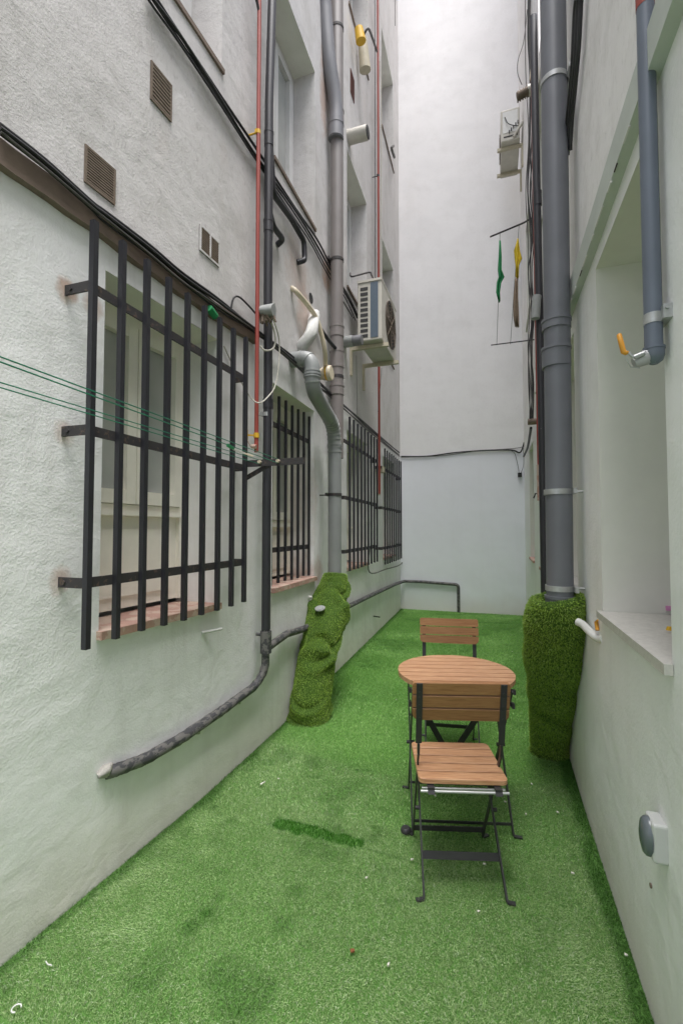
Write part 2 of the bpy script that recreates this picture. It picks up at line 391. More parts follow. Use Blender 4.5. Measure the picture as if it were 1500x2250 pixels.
def window(parent, W, o, frame_mat, d=-.24, panel=0.0, thick=.05, sill_mat='terracotta', sill_out=.03, panes=2, t_s=.028):
    a, b, c, e = o
    f = MB(); zt = e; zb = c + (panel if panel else .0)
    st = .055
    m = (a + b) / 2
    f.wbox(W, a + .002, a + st, c + .03, zt - .002, d - .03, d + .03)
    f.wbox(W, b - st, b - .002, c + .03, zt - .002, d - .03, d + .03)
    f.wbox(W, a + st, b - st, zt - .06, zt - .002, d - .03, d + .03)
    f.wbox(W, a + st, b - st, zb + .03, zb + .09, d - .03, d + .028)
    if panel:
        f.wbox(W, a + st, b - st, c + .03, zb + .03, d - .025, d + .008)
        f.wbox(W, a + st + .05, b - st - .05, c + .09, zb - .03, d + .008, d + .016)
        f.wbox(W, a + .004, b - .004, zb + .035, zb + .06, d + .028, d + .045)
    fo = f.build('window', frame_mat, parent)
    for k in range(panes):
        p0 = a + st + (b - a - 2 * st) * k / panes; p1 = a + st + (b - a - 2 * st) * (k + 1) / panes
        s = MB(); z0, z1 = zb + .09, zt - .06
        s.wbox(W, p0 + .003, p0 + .06, z0 + .003, z1 - .003, d - .02, d + .042)
        s.wbox(W, p1 - .06, p1 - .003, z0 + .003, z1 - .003, d - .02, d + .042)
        s.wbox(W, p0 + .06, p1 - .06, z1 - .065, z1 - .003, d - .02, d + .040)
        s.wbox(W, p0 + .06, p1 - .06, z0 + .003, z0 + .07, d - .02, d + .040)
        s.build('sash', frame_mat, fo)
        g = MB(); g.wbox(W, p0 + .058, p1 - .058, z0 + .068, z1 - .063, d - .012, d + .004); g.build('pane', 'glass', fo)
    s = MB(); nt_ = 5 if sill_mat == 'terracotta' else 1
    for k in range(nt_):
        q0 = a - .012 + (b - a + .024) * k / nt_; q1 = a - .012 + (b - a + .024) * (k + 1) / nt_
        if k == 0: q0 = a - .012
        s.wbox(W, q0 + .0015 if k else q0, q1, c - t_s, c + .006, .002, sill_out)
        s.wbox(W, max(q0, a + .002), min(q1, b - .002) - .0015, c + .0005, c + .006, -DL + .02, .002)
    s.build('sill', sill_mat, fo)
    return fo
for k, o in enumerate(GW):
    window(bl, WL, o, 'cream', panel=.45 if k == 0 else .40, panes=2)
for k, o in enumerate(UW):
    window(bl, WL, o, 'white_frame', panel=0, panes=2, sill_mat='casing', sill_out=.016, t_s=.022)

# right building
HR = 13.0
DR = .30
RW_ = [(1.362, 2.13, 1.085, 2.53), (2.71, 3.62, 1.085, 2.50), (4.30, 5.05, 1.04, 2.5), (5.95, 6.75, 1.04, 2.5),
       (1.36, 2.13, 4.3, 5.7), (4.30, 5.05, 4.2, 5.6), (5.95, 6.75, 4.2, 5.6)]
br = thing('building', 'white rendered apartment building with deep unbarred window recesses on the right', 'building', (.5, 3.5, 0))
wall_mesh(WR, RW_, -1.6, YE, HR, DR, -1, 5.8).build('wall', ['wall_r', 'reveal'], br)
for k, o in enumerate(RW_):
    window(br, WR, o, 'white_frame', d=-.27, panel=0, panes=2, sill_mat='stone_sill' if k in (0, 1) or k > 3 else 'terracotta', sill_out=.022, t_s=.022)
# ledge over the openings
m = MB(); path = []
for y in np.linspace(-1.55, 3.9, 50):
    path.append(y)
for i in range(len(path) - 1):
    a, b = path[i], path[i + 1]; z0 = 2.60 + .004 * math.sin(a * 5); z1 = 2.60 + .004 * math.sin(b * 5)
    h0, h1 = z0 + .13, z1 + .13
    d = .035
    m.add([WR(a, z0, 0), WR(b, z1, 0), WR(b, z1, d), WR(a, z0, d), WR(a, h0, 0), WR(b, h1, 0), WR(b, h1 - .02, d), WR(a, h0 - .02, d)],
          [(0, 1, 2, 3), (3, 2, 6, 7), (7, 6, 5, 4)])
m.build('ledge', 'duct_r', br)
yq = 1.32
while yq < 3.3:
    ln_ = rnd.uniform(.03, .12); zq = 2.600 + .004 * math.sin(yq * 5) - rnd.uniform(.004, .010); dk = rnd.random() < .45
    m = MB(); h_ = rnd.uniform(.0015, .004) * (1 if dk else 1.6); m.wbox(WR, yq, yq + ln_, zq - h_, zq + h_ * .3, .033, .0365 if dk else .038); m.build('peeling_strip', 'vent_back' if dk else 'white_pl', br)
    yq += ln_ + rnd.uniform(.02, .16)

# end wall
we = MB()
we.add([(-2.2, YE, 0), (1.2, YE, 0), (1.2, YE, 16), (-2.2, YE, 16), (-2.2, YE + .3, 0), (1.2, YE + .3, 0), (1.2, YE + .3, 16), (-2.2, YE + .3, 16)],
       [(0, 1, 2, 3), (3, 2, 6, 7), (4, 7, 6, 5), (0, 3, 7, 4), (1, 5, 6, 2)])
we.build('wall', 'wall_e', label='tall blank white wall closing the far end of the alley, bluish below the cable', cat='wall')
wb = MB(); wb.box((-6, -9.3, -.02), (5, -9.0, 3.0)); wb.build('wall', 'wall_e', label='low white wall behind the viewer at the near end of the alley', cat='wall')

# ------------------------------------------------------------------ window grilles
def grille(ybars, zb, zt, rails, d, w, ends, label, wallf=WL, rail_y=None):
    y0, y1 = rail_y or (ybars[0], ybars[-1])
    t = thing('window_grille', label, 'window grille', tuple(wallf((y0 + y1) / 2, zb)), 'black iron grilles over the left windows')
    for y in ybars:
        m = MB(); j = rnd.uniform(-.006, .006)
        p = WL(y, zb + rnd.uniform(-.004, .004), 0); X = d(y)
        m.bar((X, y, zb + j), (X, y, zt + j), w, w, (0, 1, 0)); m.build('bar', 'iron', t)
    for z in rails:
        m = MB(); X0 = d(y0); X1 = d(y1)
        m.bar((X0 - .014, y0, z), (X1 - .014, y1, z), .008, .038)
        if ends:
            m.bar((wl(y0) - .0, y0 - .004, z), (X0 - .010, y0 - .004, z), .008, .038)
            m.bar((wl(y1) - .0, y1 + .004, z), (X1 - .010, y1 + .004, z), .008, .038)
            m.tube([(X0 - .10, y0 - .007, z), (X0 - .10, y0 - .014, z)], .008, 8)
        m.build('rail', 'rusty_iron', t)
    return t
grille([1.284 + .1373 * k for k in range(9)], 1.0, 2.585, (2.335, 1.795, 1.232), lambda y: -1.40, .0225, True,
       'large nearest black iron bar grille standing proud of the cream window', rail_y=(1.284, 2.385))
grille([2.93 + .124 * k for k in range(7)], 1.03, 2.42, (2.20, 1.275), lambda y: wl(y) - .035, .018, False,
       'narrow black bar grille set inside the second window opening behind the black downpipe', rail_y=(2.89, 3.70))
grille([4.49 + .160 * k for k in range(9)], 1.0, 2.60, (2.32, 1.745, 1.20), lambda y: wl(y) + .10, .020, True,
       'third black bar grille on the left wall, between the grey and thin red downpipes', rail_y=(4.34, 5.80))
grille([6.28 + .165 * k for k in range(9)], .93, 2.57, (2.28, 1.72, 1.16), lambda y: wl(y) + .10, .020, True,
       'farthest black bar grille next to the end wall', rail_y=(6.1, 7.66))

# ------------------------------------------------------------------ cables
def cable(pts, r, label, mat='cable', sag=0, name='cable', n=6, cat='cable', group=None, seg=6):
    m = MB(); m.tube(smooth_path(pts, n), r, seg); return m.build(name, mat, label=label, cat=cat, group=group)
# brown ledge casing under the low bundle
lp = [L(u, v, .02) for u, v in ((0, 345), (60, 392), (130, 440), (200, 487), (267, 540), (320, 580), (367, 614), (417, 650), (480, 695), (560, 745))]
ly_ = [p.y for p in lp]; lz_ = [p.z - .012 for p in lp]; ly_ = [.3] + ly_; lz_ = [lz_[0] + .0] + lz_
m = MB(); yy = list(np.linspace(.4, 2.6, 34))
def zz(y): return float(np.interp(y, ly_, lz_)) - .015 + .004 * math.sin(y * 23)
for i in range(len(yy) - 1):
    a, b = yy[i], yy[i + 1]
    m.add([WL(a, zz(a), 0), WL(b, zz(b), 0), WL(b, zz(b), .035), WL(a, zz(a), .035), WL(a, zz(a) + .098, 0), WL(b, zz(b) + .098, 0), WL(b, zz(b) + .09, .03), WL(a, zz(a) + .09, .03)],
          [(0, 3, 2, 1), (3, 7, 6, 2), (7, 4, 5, 6)])
m.build('cable_ledge', 'casing', label='brown painted ledge running under the low cable bundle above the nearest window', cat='ledge')
low = [(0, 285), (100, 365), (200, 452), (233, 478), (333, 555), (400, 612), (480, 672), (565, 730), (640, 790), (700, 848), (750, 890), (800, 935), (840, 970), (878, 1000)]
for k in range(5):
    pts = [L(u + rnd.uniform(-2, 2), v - 2 + 5 * (k - 2) * (1 if u < 500 else .5) + rnd.uniform(-3, 3), .045 + .012 * (k % 2)) for u, v in low]
    cable(pts, .008 if k < 3 else .005, ['uppermost','second from top','middle','second from bottom','lowest'][k] + ' cable of the low bundle along the left wall over the barred windows', mat='cable' if k != 3 else 'cable_grey', group='cables of the low bundle on the left wall')
hi = [(325, -22), (340, 0), (400, 88), (480, 210), (560, 335), (640, 450), (690, 530), (725, 590), (765, 660), (785, 700)]
for k in range(4):
    pts = [L(u + rnd.uniform(-2, 2) - 5 * k + 6, v + rnd.uniform(-4, 4), .02 + .012 * (k % 2)) for u, v in hi]
    cable(pts, .009 if k < 2 else .006, ['rightmost','second from right','second from left','leftmost'][k] + ' cable of the high bundle under the upper windows of the left wall', group='cables of the high bundle on the left wall')
# end wall cable and little box
cable([(-1.56, YE - .02, 2.735), (-1.1, YE - .02, 2.715), (-.6, YE - .02, 2.755), (-.1, YE - .02, 2.765), (.3, YE - .02, 2.75), (.44, YE - .03, 2.70), (.5, 8.0, 2.85)], .012,
      'black cable crossing the end wall at the change of paint colour')
cable([(-1.56, YE - .015, 2.72), (-.9, YE - .015, 2.71), (-.2, YE - .015, 2.765), (.35, YE - .015, 2.775), (.5, 8.02, 2.79)], .005, 'thin grey wire following the black cable across the end wall', 'cable_grey')
m = MB(); m.box((.40, YE - .05, 2.29), (.46, YE - .005, 2.36)); m.build('junction_box', 'ac_dark', label='tiny black box hanging on wires low on the end wall', cat='junction box')
cable([(.42, YE - .03, 2.36), (.40, YE - .02, 2.5), (.36, YE - .02, 2.68), (.3, YE - .02, 2.74)], .004, 'thin wire rising from the tiny black box to the end wall cable', 'cable_grey')
cable([(.45, YE - .03, 2.36), (.49, YE - .06, 2.5), (.48, 7.9, 2.75)], .004, 'thin wire curving from the tiny black box to the right corner', 'cable_grey')

# ------------------------------------------------------------------ pipes, left
def collar(m, p, r, h, mi=0, seg=20):
    p = Vector(p); m.tube([p - Vector((0, 0, h / 2)), p + Vector((0, 0, h / 2))], r, seg, mi=mi)
def pipe(name, path, r, mat, label, cat='pipe', collars=(), clamps=(), seg=20, collar_mat=None, clamp_mat='steel', wallf=None, group=None, rr=None, clampd=None):
    t = thing(name, label, cat, tuple(path[0]), group)
    m = MB(); m.tube(path, rr or r, seg); m.build('tube', mat, t)
    for p, h in collars:
        m = MB(); collar(m, p, r * 1.09, h); m.tube([Vector(p) + Vector((0, 0, h / 2 - .012)), Vector(p) + Vector((0, 0, h / 2 + .002))], r * 1.14, seg)
        m.build('coupling', collar_mat or mat, t)
    for p in clamps:
        p = Vector(p); m = MB(); collar(m, p, r * 1.07, .026, seg=seg)
        if wallf:
            q = Vector((wallf(p.y), p.y, p.z)); m.tube([p, q], .006, 8)
            sgn = 1 if q.x > p.x else -1
            m.box((p.x + sgn * r * 1.0 - .004, p.y - r * 1.35, p.z - .013), (p.x + sgn * r * 1.0 + .012, p.y + r * 1.35, p.z + .013))
        m.build('clamp', clamp_mat, t)
    return t
# red thin pipe 1
p0 = L(567, -40, .08); X, Y = wl(2.52) + .075, 2.52
pipe('downpipe', [(X, Y, 1.91), (X, Y, 6.0), (X, Y, 7.1)], .0135, 'red_pipe', 'thin oxide red pipe in front of the black downpipe, ending above the clothes line bracket', clamps=[(X, Y, 3.98)], clamp_mat='yellow', wallf=wl, seg=12)
# its branch at the top
pipe('branch_pipe', fillet([(X, Y, 4.78), (X - .01, Y - .10, 4.95), (X - .04, Y - .16, 5.4)], .03), .009, 'rusty_iron', 'short dark branch joining the thin red pipe high on the left', seg=10)
# yellow tap under the red pipe
t = thing('gas_tap', 'yellow handled tap with pink cap at the foot of the thin red pipe', 'tap', (X, Y, 1.93))
m = MB(); m.tube([(X, Y, 2.0), (X, Y, 2.03)], .018, 12); m.bar((X - .012, Y - .012, 2.015), (X - .05, Y - .03, 2.015), .008, .01); m.bar((X - .05, Y - .03, 1.985), (X - .05, Y - .03, 2.05), .01, .01); m.build('handle', 'yellow', t)
m = MB(); m.tube([(X - .02, Y - .02, 1.945), (X + .01, Y - .02, 1.94)], .014, 10); m.bar((X - .05, Y - .03, 1.985), (X - .03, Y - .02, 1.945), .006, .006); m.build('cap', 'terracotta', t)
# black downpipe with low run
bx, by = wl(2.66) + .075, 2.66
pts = [(bx, by, 7.1), (bx + .015, by + .02, 5.6), (bx + .018, by, 5.0), (bx + .0, by, 4.3), (bx, by, 3.0), (bx + .005, by, 2.4), (bx, by, 1.6), (bx, by, .78)]
t = pipe('downpipe', [Vector(p) for p in pts[::-1]], .029, 'black_pipe', 'black painted downpipe with white chips running the full height of the left wall', wallf=wl,
         collars=[((bx + .016, by, 5.3), .12), ((bx, by, 4.05), .10), ((bx, by, 3.45), .08), ((bx + .004, by, 2.25), .06)], clamps=[(bx, by, 2.18)])
m = MB(); m.tube(fillet([(bx, by, .80), (bx - .005, by + .005, .52), L(560, 1508, .035), L(490, 1560, .035), L(400, 1622, .03), L(320, 1668, .028), L(262, 1690, .024), L(232, 1700, .004)], .05), .0255, 16, rf=lambda i, a: 1 + .06 * math.sin(i * 2.1 + a * 3)); m.build('low_run', 'flaked_pipe', t)
m = MB(); collar(m, (bx, by, .70), .036, .14); m.tube([(bx - .06, by - .02, .75), (bx + .0, by, .74)], .01, 8); m.build('coupling', 'flaked_pipe', t)
for u, v in ((228, 1698), (310, 1672), (430, 1605), (520, 1540), (575, 1480)):
    q = L(u, v, .005); m = MB(); m.tube([q + Vector((0, -.03, 0)), q + Vector((.012, 0, .01)), q + Vector((0, .04, .012))], [.012, .026, .01], 9, rf=lambda i, a: 1 + .25 * math.sin(a * 3 + i))
    m.build('mortar_patch', 'mortar', t)
# far low run behind the turf roll and along the end wall
pts = [(bx + .01, by + .02, .665), L(630, 1393, .045), L(665, 1383, .045), L(715, 1358, .045), L(760, 1335, .045), L(820, 1306, .04), L(868, 1284, .04), (-1.53, 7.9, .50), (-1.50, YE - .04, .50), (-1.2, YE - .04, .50), (-.60, YE - .04, .475), (-.575, YE - .04, .44), (-.575, YE - .04, .0)]
pipe('waste_pipe', fillet(pts, .04), .026, 'flaked_pipe', 'low dark pipe running behind the leaning turf roll and along the end wall', seg=12)
# big warm grey pipe 1
gx, gy = -1.40, 4.07
pipe('downpipe', [(gx, gy, 2.1), (gx, gy, 6.8), (gx + .01, gy, 7.2)], .062, 'pvc_warm', 'tall warm grey plastic downpipe high on the left wall behind the cream hose', wallf=wl,
     collars=[((gx, gy, 3.32), .10), ((gx, gy, 3.05), .16), ((gx, gy, 2.75), .09), ((gx, gy, 5.45), .12)], clamps=[(gx, gy, 4.02), (gx, gy, 6.35), (gx, gy, 2.88)], clamp_mat='rusty_iron')
pts = [Vector((gx, gy - .03, 5.2)), Vector((gx, gy - .03, 5.55)), hit(722, 130, Y=3.95), hit(712, 0, Y=3.9), hit(700, -60, Y=3.8)]
pipe('branch_pipe', fillet(pts, .12), .068, 'pvc', 'bent darker grey pipe joining the tall grey downpipe near the top of the left wall', collars=[((gx, gy - .03, 5.28), .14)])
# lower pipe with elbow
lx, ly = -1.345, 3.85
el = [Vector((wl(3.2) - .02, 3.2, 2.745)), Vector((-1.30, 3.2, 2.745)), Vector((-1.30, 3.2, 2.50)), Vector((-1.345, 3.80, 2.36)), Vector((lx, ly, 2.18)), Vector((lx, ly, .8))]
pipe('waste_pipe', fillet(el, .11, 8), .060, 'pvc_elbow', 'grey elbowed waste pipe leaving the left wall and entering the leaning turf roll', wallf=wl,
     collars=[((-1.30, 3.2, 2.60), .03), ((lx, ly, 2.17), .03)], clamps=[(lx, ly, 1.735)], clamp_mat='rusty_iron')
ep = fillet(el, .11, 8); rb = MB()
t_el = [o for o in C.objects if o.get('label', '').startswith('grey elbowed')][0]
for k in (1, 4, 9, 12, 19, 21, 23, 25, 27, 29, 31, 34):
    if k < len(ep) - 1:
        d_ = (ep[k + 1] - ep[k - 1]).normalized(); rb = MB(); rb.tube([ep[k] - d_ * .006, ep[k] + d_ * .006], .0635, 24); rb.build('ring', 'pvc_pale', t_el)
# cream fitting with cap
fy = 3.72; fz = 2.80; fx = wl(fy)
t = thing('pipe_fitting', 'cream screw capped fitting with a yellow band beside the grey elbow', 'pipe fitting', (fx, fy, fz))
m = MB(); m.tube([(fx - .01, fy, fz), (fx + .13, fy, fz)], .048, 16); m.tube([(fx + .08, fy, fz), (fx + .10, fy, fz)], .058, 16); m.build('body', 'hose', t)
m = MB(); m.tube([(fx + .11, fy, fz), (fx + .125, fy, fz)], .062, 16); m.build('band', 'yellow', t)
m = MB(); m.tube([(fx + .125, fy, fz), (fx + .155, fy, fz), (fx + .16, fy, fz)], [.066, .066, .058], 20); m.build('cap', 'hose', t)
cable([L(640, 632, 0), L(655, 645, .05), L(690, 690, .10), L(705, 730, .13), L(714, 775, .14), Vector((fx + .10, fy, fz + .05))], .020, 'thick cream hose curving from the left wall down to the cream fitting', 'hose', name='hose', cat='hose', seg=12)
m = MB(); q = [L(690, 690, -.02), L(690, 700, .07), L(683, 730, .10), L(668, 755, .05), L(655, 772, -.02)]
m.tube(smooth_path(q, 5), [.048] * 21, 14, rf=lambda i, a: 1 + .09 * math.sin(i * .8 + 3 * a) + .05 * math.sin(5 * a - i)); m.build('waste_pipe', 'plaster', label='white plastered elbow stuck to the left wall under the round hole', cat='pipe')
m = MB(); h0 = L(682, 655, -.003); m.tube([h0, h0 + Vector((.006, 0, 0))], .045, 20); h0 = L(688, 690, .0)
m.build('wall_hole', 'ac_dark', label='small round dark hole in the left wall beside the cream hose', cat='hole')
cable([L(700, 715, .03), L(720, 745, .06), L(737, 765, .1)], .017, 'short dark rod behind the cream hose reaching to the grey downpipe', 'black_pipe', name='rod', cat='pipe', seg=8)
py = 4.62; px_ = wl(py); pz = L(755, 750).z
m = MB(); m.tube([(px_, py, pz), (px_ + .20, py, pz)], .055, 18); m.tube([(px_, py, pz), (px_ + .10, py, pz)], .061, 18, mi=1); m.build('waste_pipe', ['pvc', 'pvc_pale'], label='short grey pipe stub sticking out of the left wall behind the tall grey downpipe', cat='pipe')
# flue stub
q = hit(768, 301, Y=4.78)
t = thing('flue_pipe', 'white stub flue with dark open end high on the left wall', 'flue', (wl(4.78), 4.78, q.z))
m = MB(); m.tube([(wl(4.78) - .01, 4.78, q.z + .0), (wl(4.78) + .225, 4.78, q.z + .0)], .075, 20); m.build('tube', 'ac_white', t)
m = MB(); m.tube([(wl(4.78) + .20, 4.78, q.z), (wl(4.78) + .235, 4.78, q.z)], .068, 20); m.build('cap', 'ac_dark', t)
# dark drain branches from black downpipe
pipe('drain_pipe', fillet([Vector((bx, by + .02, 4.02)), L(600, 425, .06), L(640, 480, .05), L(668, 530, .05), L(669, 566, .05), L(668, 572, .05), L(652, 576, .0)], .04), .022, 'black_pipe', 'longer black drain branch ending in an elbow under the upper window', seg=12)
pipe('drain_pipe', fillet([Vector((bx, by + .02, 3.55)), L(600, 497, .06), L(622, 526, .05), L(608, 538, .0)], .04), .021, 'black_pipe', 'short black drain branch just right of the black downpipe', seg=12)
# junction box with loose wires
q = L(583, 690, .11)
t = thing('junction_box', 'grimy junction box bristling with terminals on the black downpipe', 'junction box', tuple(q))
m = MB(); m.tube([q + Vector((-.03, -.01, .02)), q + Vector((.06, .0, .015))], [.035, .045], 9, rf=lambda i, a: 1 + .15 * math.sin(3 * a)); m.build('lid', 'pvc_pale', t)
m = MB()
for k in range(14):
    a = q + Vector((rnd.uniform(-.03, .07), rnd.uniform(-.03, .02), -.01)); m.bar(a, a + Vector((rnd.uniform(0, .03), rnd.uniform(-.01, .01), rnd.uniform(-.06, -.03))), .010, .010)
m.build('terminals', 'grille_vent', t)
cable([q + Vector((.03, 0, -.04)), L(600, 720, .13), L(605, 745, .13), L(600, 765, .12), L(583, 770, .12), L(572, 760, .1)], .006, 'looped white wire hanging from the junction box', 'cable_white')
cable([q + Vector((.05, 0, -.03)), L(612, 740, .12), L(613, 790, .12), L(605, 845, .12), L(590, 870, .12), L(570, 885, .11), L(550, 872, .06), L(520, 820, .02), L(492, 760, .01)], .0045, 'long white wire drooping across the thin red pipe', 'cable_white')
cable([L(565, 693, .05), L(545, 670, .03), L(525, 652, .03), L(513, 655, .02), L(507, 680, .01)], .006, 'hooked black wire above the right end of the nearest grille', 'cable')
m = MB(); q = L(466, 686, .05); m.tube([q + Vector((0, -.03, .01)), q + Vector((0, .03, -.01))], .02, 10); m.build('cable_joint', 'green_cloth', label='small green cable joint on the low bundle above the nearest grille', cat='cable joint')

# red pipe 2
X2, Y2 = wl(5.95) + .09, 5.95
pipe('downpipe', [(X2, Y2, 1.9), (X2, Y2, 5.5), (X2, Y2, 14.8)], .016, 'red_pipe', 'thin oxide red pipe passing behind the left air conditioner down between two grilles', wallf=wl, clamps=[(X2, Y2, 6.3)], clamp_mat='rusty_iron', seg=12)
cable([(X2 - .03, Y2 - .05, 11), (X2 - .03, Y2 - .05, 7), (X2 - .035, Y2 - .05, 4.3)], .007, 'black cable running down just left of the farther thin red pipe')
cable([(X2 + .02, Y2 + .06, 8), (X2 + .03, Y2 + .06, 7), (X2 + .01, Y2 + .05, 4.3)], .008, 'cream cable running down just right of the farther thin red pipe', 'cable_white')
m = MB(); m.wbox(WL, 6.12, 6.28, 2.22, 2.3, .0, .1); m.wbox(WL, 6.15, 6.22, 1.9, 2.22, .0, .05); m.build('meter_box', 'bracket', label='small cream fitting on the wall between the two far grilles', cat='fitting')
cable([(wl(4.9) + .06, 4.9, 3.4), (wl(4.9) + .07, 4.9, 2.72)], .003, 'thin wire dropping under the left air conditioner to the third grille', 'cable_grey')
cable([hit(838, 808, Y=5.8), hit(835, 850, Y=5.75), hit(830, 905, Y=5.7)], .003, 'thin wire hanging beside the farther thin red pipe', 'cable_grey')
cable([L(812, 1205, .1), L(812, 1258, .05), L(850, 1250, .04), L(875, 1243, .04), L(884, 1236, .03)], .008, 'thin grey wire looping under the two far grilles', 'cable_grey')
# upper tap/lamp cluster
t = thing('wall_lamp', 'small wall fitting with yellow cover by the sill of a high left window', 'wall fitting', tuple(L(790, 90)))
m = MB(); q = L(788, 62, .10); m.tube([q, q + Vector((.02, .02, -.14))], [.05, .06], 12); m.build('cover', 'yellow', t)
m = MB(); q = L(796, 85, .08); m.tube([q, q + Vector((.02, .05, -.35))], [.055, .07], 12); m.build('body', 'bracket', t)
cable([L(797, 80, .05), L(808, 62, .12), L(817, 80, .12), L(828, 112, .1)], .014, 'dark bent conduit from the yellow covered fitting to the farther red pipe', 'cable_grey')
cable([L(864, 320, .05), L(860, 325, .09), L(866, 345, .06)], .02, 'small dark fixing at the end of the far high sill', 'cable_grey', name='fixing', cat='fixing')
cable([L(868, -30, .01), L(868, 55, .01)], .006, 'thin wire at the top of the left wall near the end corner', 'cable_grey')

# ------------------------------------------------------------------ vents
def vent(y0, y1, z0, z1, label, mat='grille_vent', cols=1, rows=9):
    t = thing('wall_vent', label, 'vent', tuple(WL((y0 + y1) / 2, z0)))
    m = MB(); m.wbox(WL, y0, y1, z0, z1, -.002, .003); m.build('backing', 'vent_back', t)
    m = MB(); e = .010
    m.wbox(WL, y0, y0 + e, z0, z1, .003, .008); m.wbox(WL, y1 - e, y1, z0, z1, .003, .008); m.wbox(WL, y0 + e, y1 - e, z0, z0 + e, .003, .008); m.wbox(WL, y0 + e, y1 - e, z1 - e, z1, .003, .008)
    for c in range(1, cols): yc = y0 + (y1 - y0) * c / cols; m.wbox(WL, yc - e * .5, yc + e * .5, z0 + e, z1 - e, .003, .009)
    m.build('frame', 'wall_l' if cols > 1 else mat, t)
    m = MB()
    for r in range(rows):
        z = z0 + e + (z1 - z0 - 2 * e) * (r + .5) / rows; h = (z1 - z0) / rows * .24
        m.wbox(WL, y0 + e, y1 - e, z - h, z + h, .003, .007)
    m.build('slats', mat, t)
vent(1.675, 1.81, 3.45, 3.64, 'dark brown square vent, highest on the left wall')
vent(1.345, 1.49, 2.81, 2.965, 'grimy slatted vent just above the low cables, nearest the viewer', rows=12)
vent(2.03, 2.205, 2.93, 3.075, 'double vent with white frame left of the thin red pipe', cols=2, rows=12)
vent(4.86, 5.02, 6.50, 6.78, 'small red brown vent high above the white flue', 'redvent')

# ------------------------------------------------------------------ air conditioner left
def aircon(x0, x1, y0, y1, z0, z1, label, wallx, side):
    """side=+1: on the left wall facing +x"""
    t = thing('air_conditioner', label, 'air conditioner', ((x0 + x1) / 2, (y0 + y1) / 2, z0))
    m = MB(); m.box((x0, y0, z0), (x1, y1, z1)); o = m.build('casing', 'ac_white', t)
    bv = o.modifiers.new('bevel', 'BEVEL'); bv.width = .012; bv.segments = 2
    m = MB(); w_ = x1 - x0; h = z1 - z0
    if side > 0:
        # near end: slots and exposed fins
        for k in range(10):
            z = z0 + .04 + k * (h - .09) / 10
            m.box((x0 + .035, y0 - .004, z), (x0 + .12, y0 - .001, z + .035))
        m.build('slots', 'ac_dark', t)
        m = MB(); m.box((x0 + .15, y0 - .005, z0 + .03), (x0 + .235, y0 - .001, z1 - .03)); m.build('coil', 'ac_coil', t)
        m = MB(); m.box((x0 + .0, y0 - .01, z1 - .02), (x1 + .004, y1 + .004, z1 + .006)); m.build('lid', 'ac_white', t)
        xf = x1; s = 1
    else:
        m.box((x0 + .04, y0 - .004, z0 + .05), (x1 - .03, y0 - .001, z0 + .07)); m.build('slots', 'ac_dark', t)
        m = MB(); m.box((x0 + .03, y0 - .005, z0 + .25 * h), (x1 - .03, y0 - .001, z1 - .04)); m.build('side_panel', 'white_pl', t)
        m = MB(); m.tube(smooth_path([(x0 + .06, y0 - .01, z0 + .75 * h), (x0 + .10, y0 - .03, z0 + .5 * h), (x0 + .18, y0 - .03, z0 + .38 * h), (x1 - .02, y0 - .02, z0 + .35 * h)], 6), .006, 6)
        for k in range(5): m.box((x0 + .11 + k * .03, y0 - .02, z0 + .10 + .03 * k), (x0 + .125 + k * .03, y0 - .005, z0 + .14 + .03 * k))
        m.build('valves', 'cable', t)
        xf = x0; s = -1
    # fan grille on the alley face
    m = MB(); cy = y0 + (y1 - y0) * .58; cz = (z0 + z1) / 2; r = min(h, y1 - y0) * .40
    for k in range(1, 8):
        rr = r * k / 7; ring = [(xf + s * .008, cy + rr * math.cos(a), cz + rr * math.sin(a)) for a in np.linspace(0, 2 * math.pi, 33)]
        m.tube(ring, .003, 5, False)
    for k in range(8):
        a = k * math.pi / 4; m.tube([(xf + s * .010, cy, cz), (xf + s * .010, cy + r * math.cos(a), cz + r * math.sin(a))], .004, 5)
    m.build('fan_grille', 'grille_vent', t)
    m = MB(); m.tube([(xf - s * .002, cy, cz), (xf + s * .003, cy, cz)], r, 32); m.build('fan_opening', 'ac_dark', t)
    return t
aircon(-1.395, -1.12, 4.75, 5.52, 3.49, 4.165, 'aged white air conditioner on brackets on the left wall beside the grey downpipe', 0, 1)
for k, y in enumerate((4.86, 5.42)):
    t = thing('shelf_bracket', ('nearer' if k == 0 else 'farther') + ' cream steel bracket under the left air conditioner', 'bracket', (wl(y), y, 3.42), 'brackets under the left air conditioner')
    m = MB(); m.box((wl(y), y - .02, 3.445), (-1.07, y + .02, 3.485)); m.build('arm', 'bracket', t)
    m = MB(); m.box((wl(y), y - .02, 3.16), (wl(y) + .025, y + .02, 3.445)); m.build('wall_plate', 'bracket', t)
cable([L(769, 600, .03), L(772, 607, .08), L(790, 603, .12), L(812, 598, .2), L(816, 604, .22), L(820, 612, .24)], .010, 'thin rusty bent pipe above the left air conditioner', 'rusty_iron', name='copper_pipe', cat='pipe')
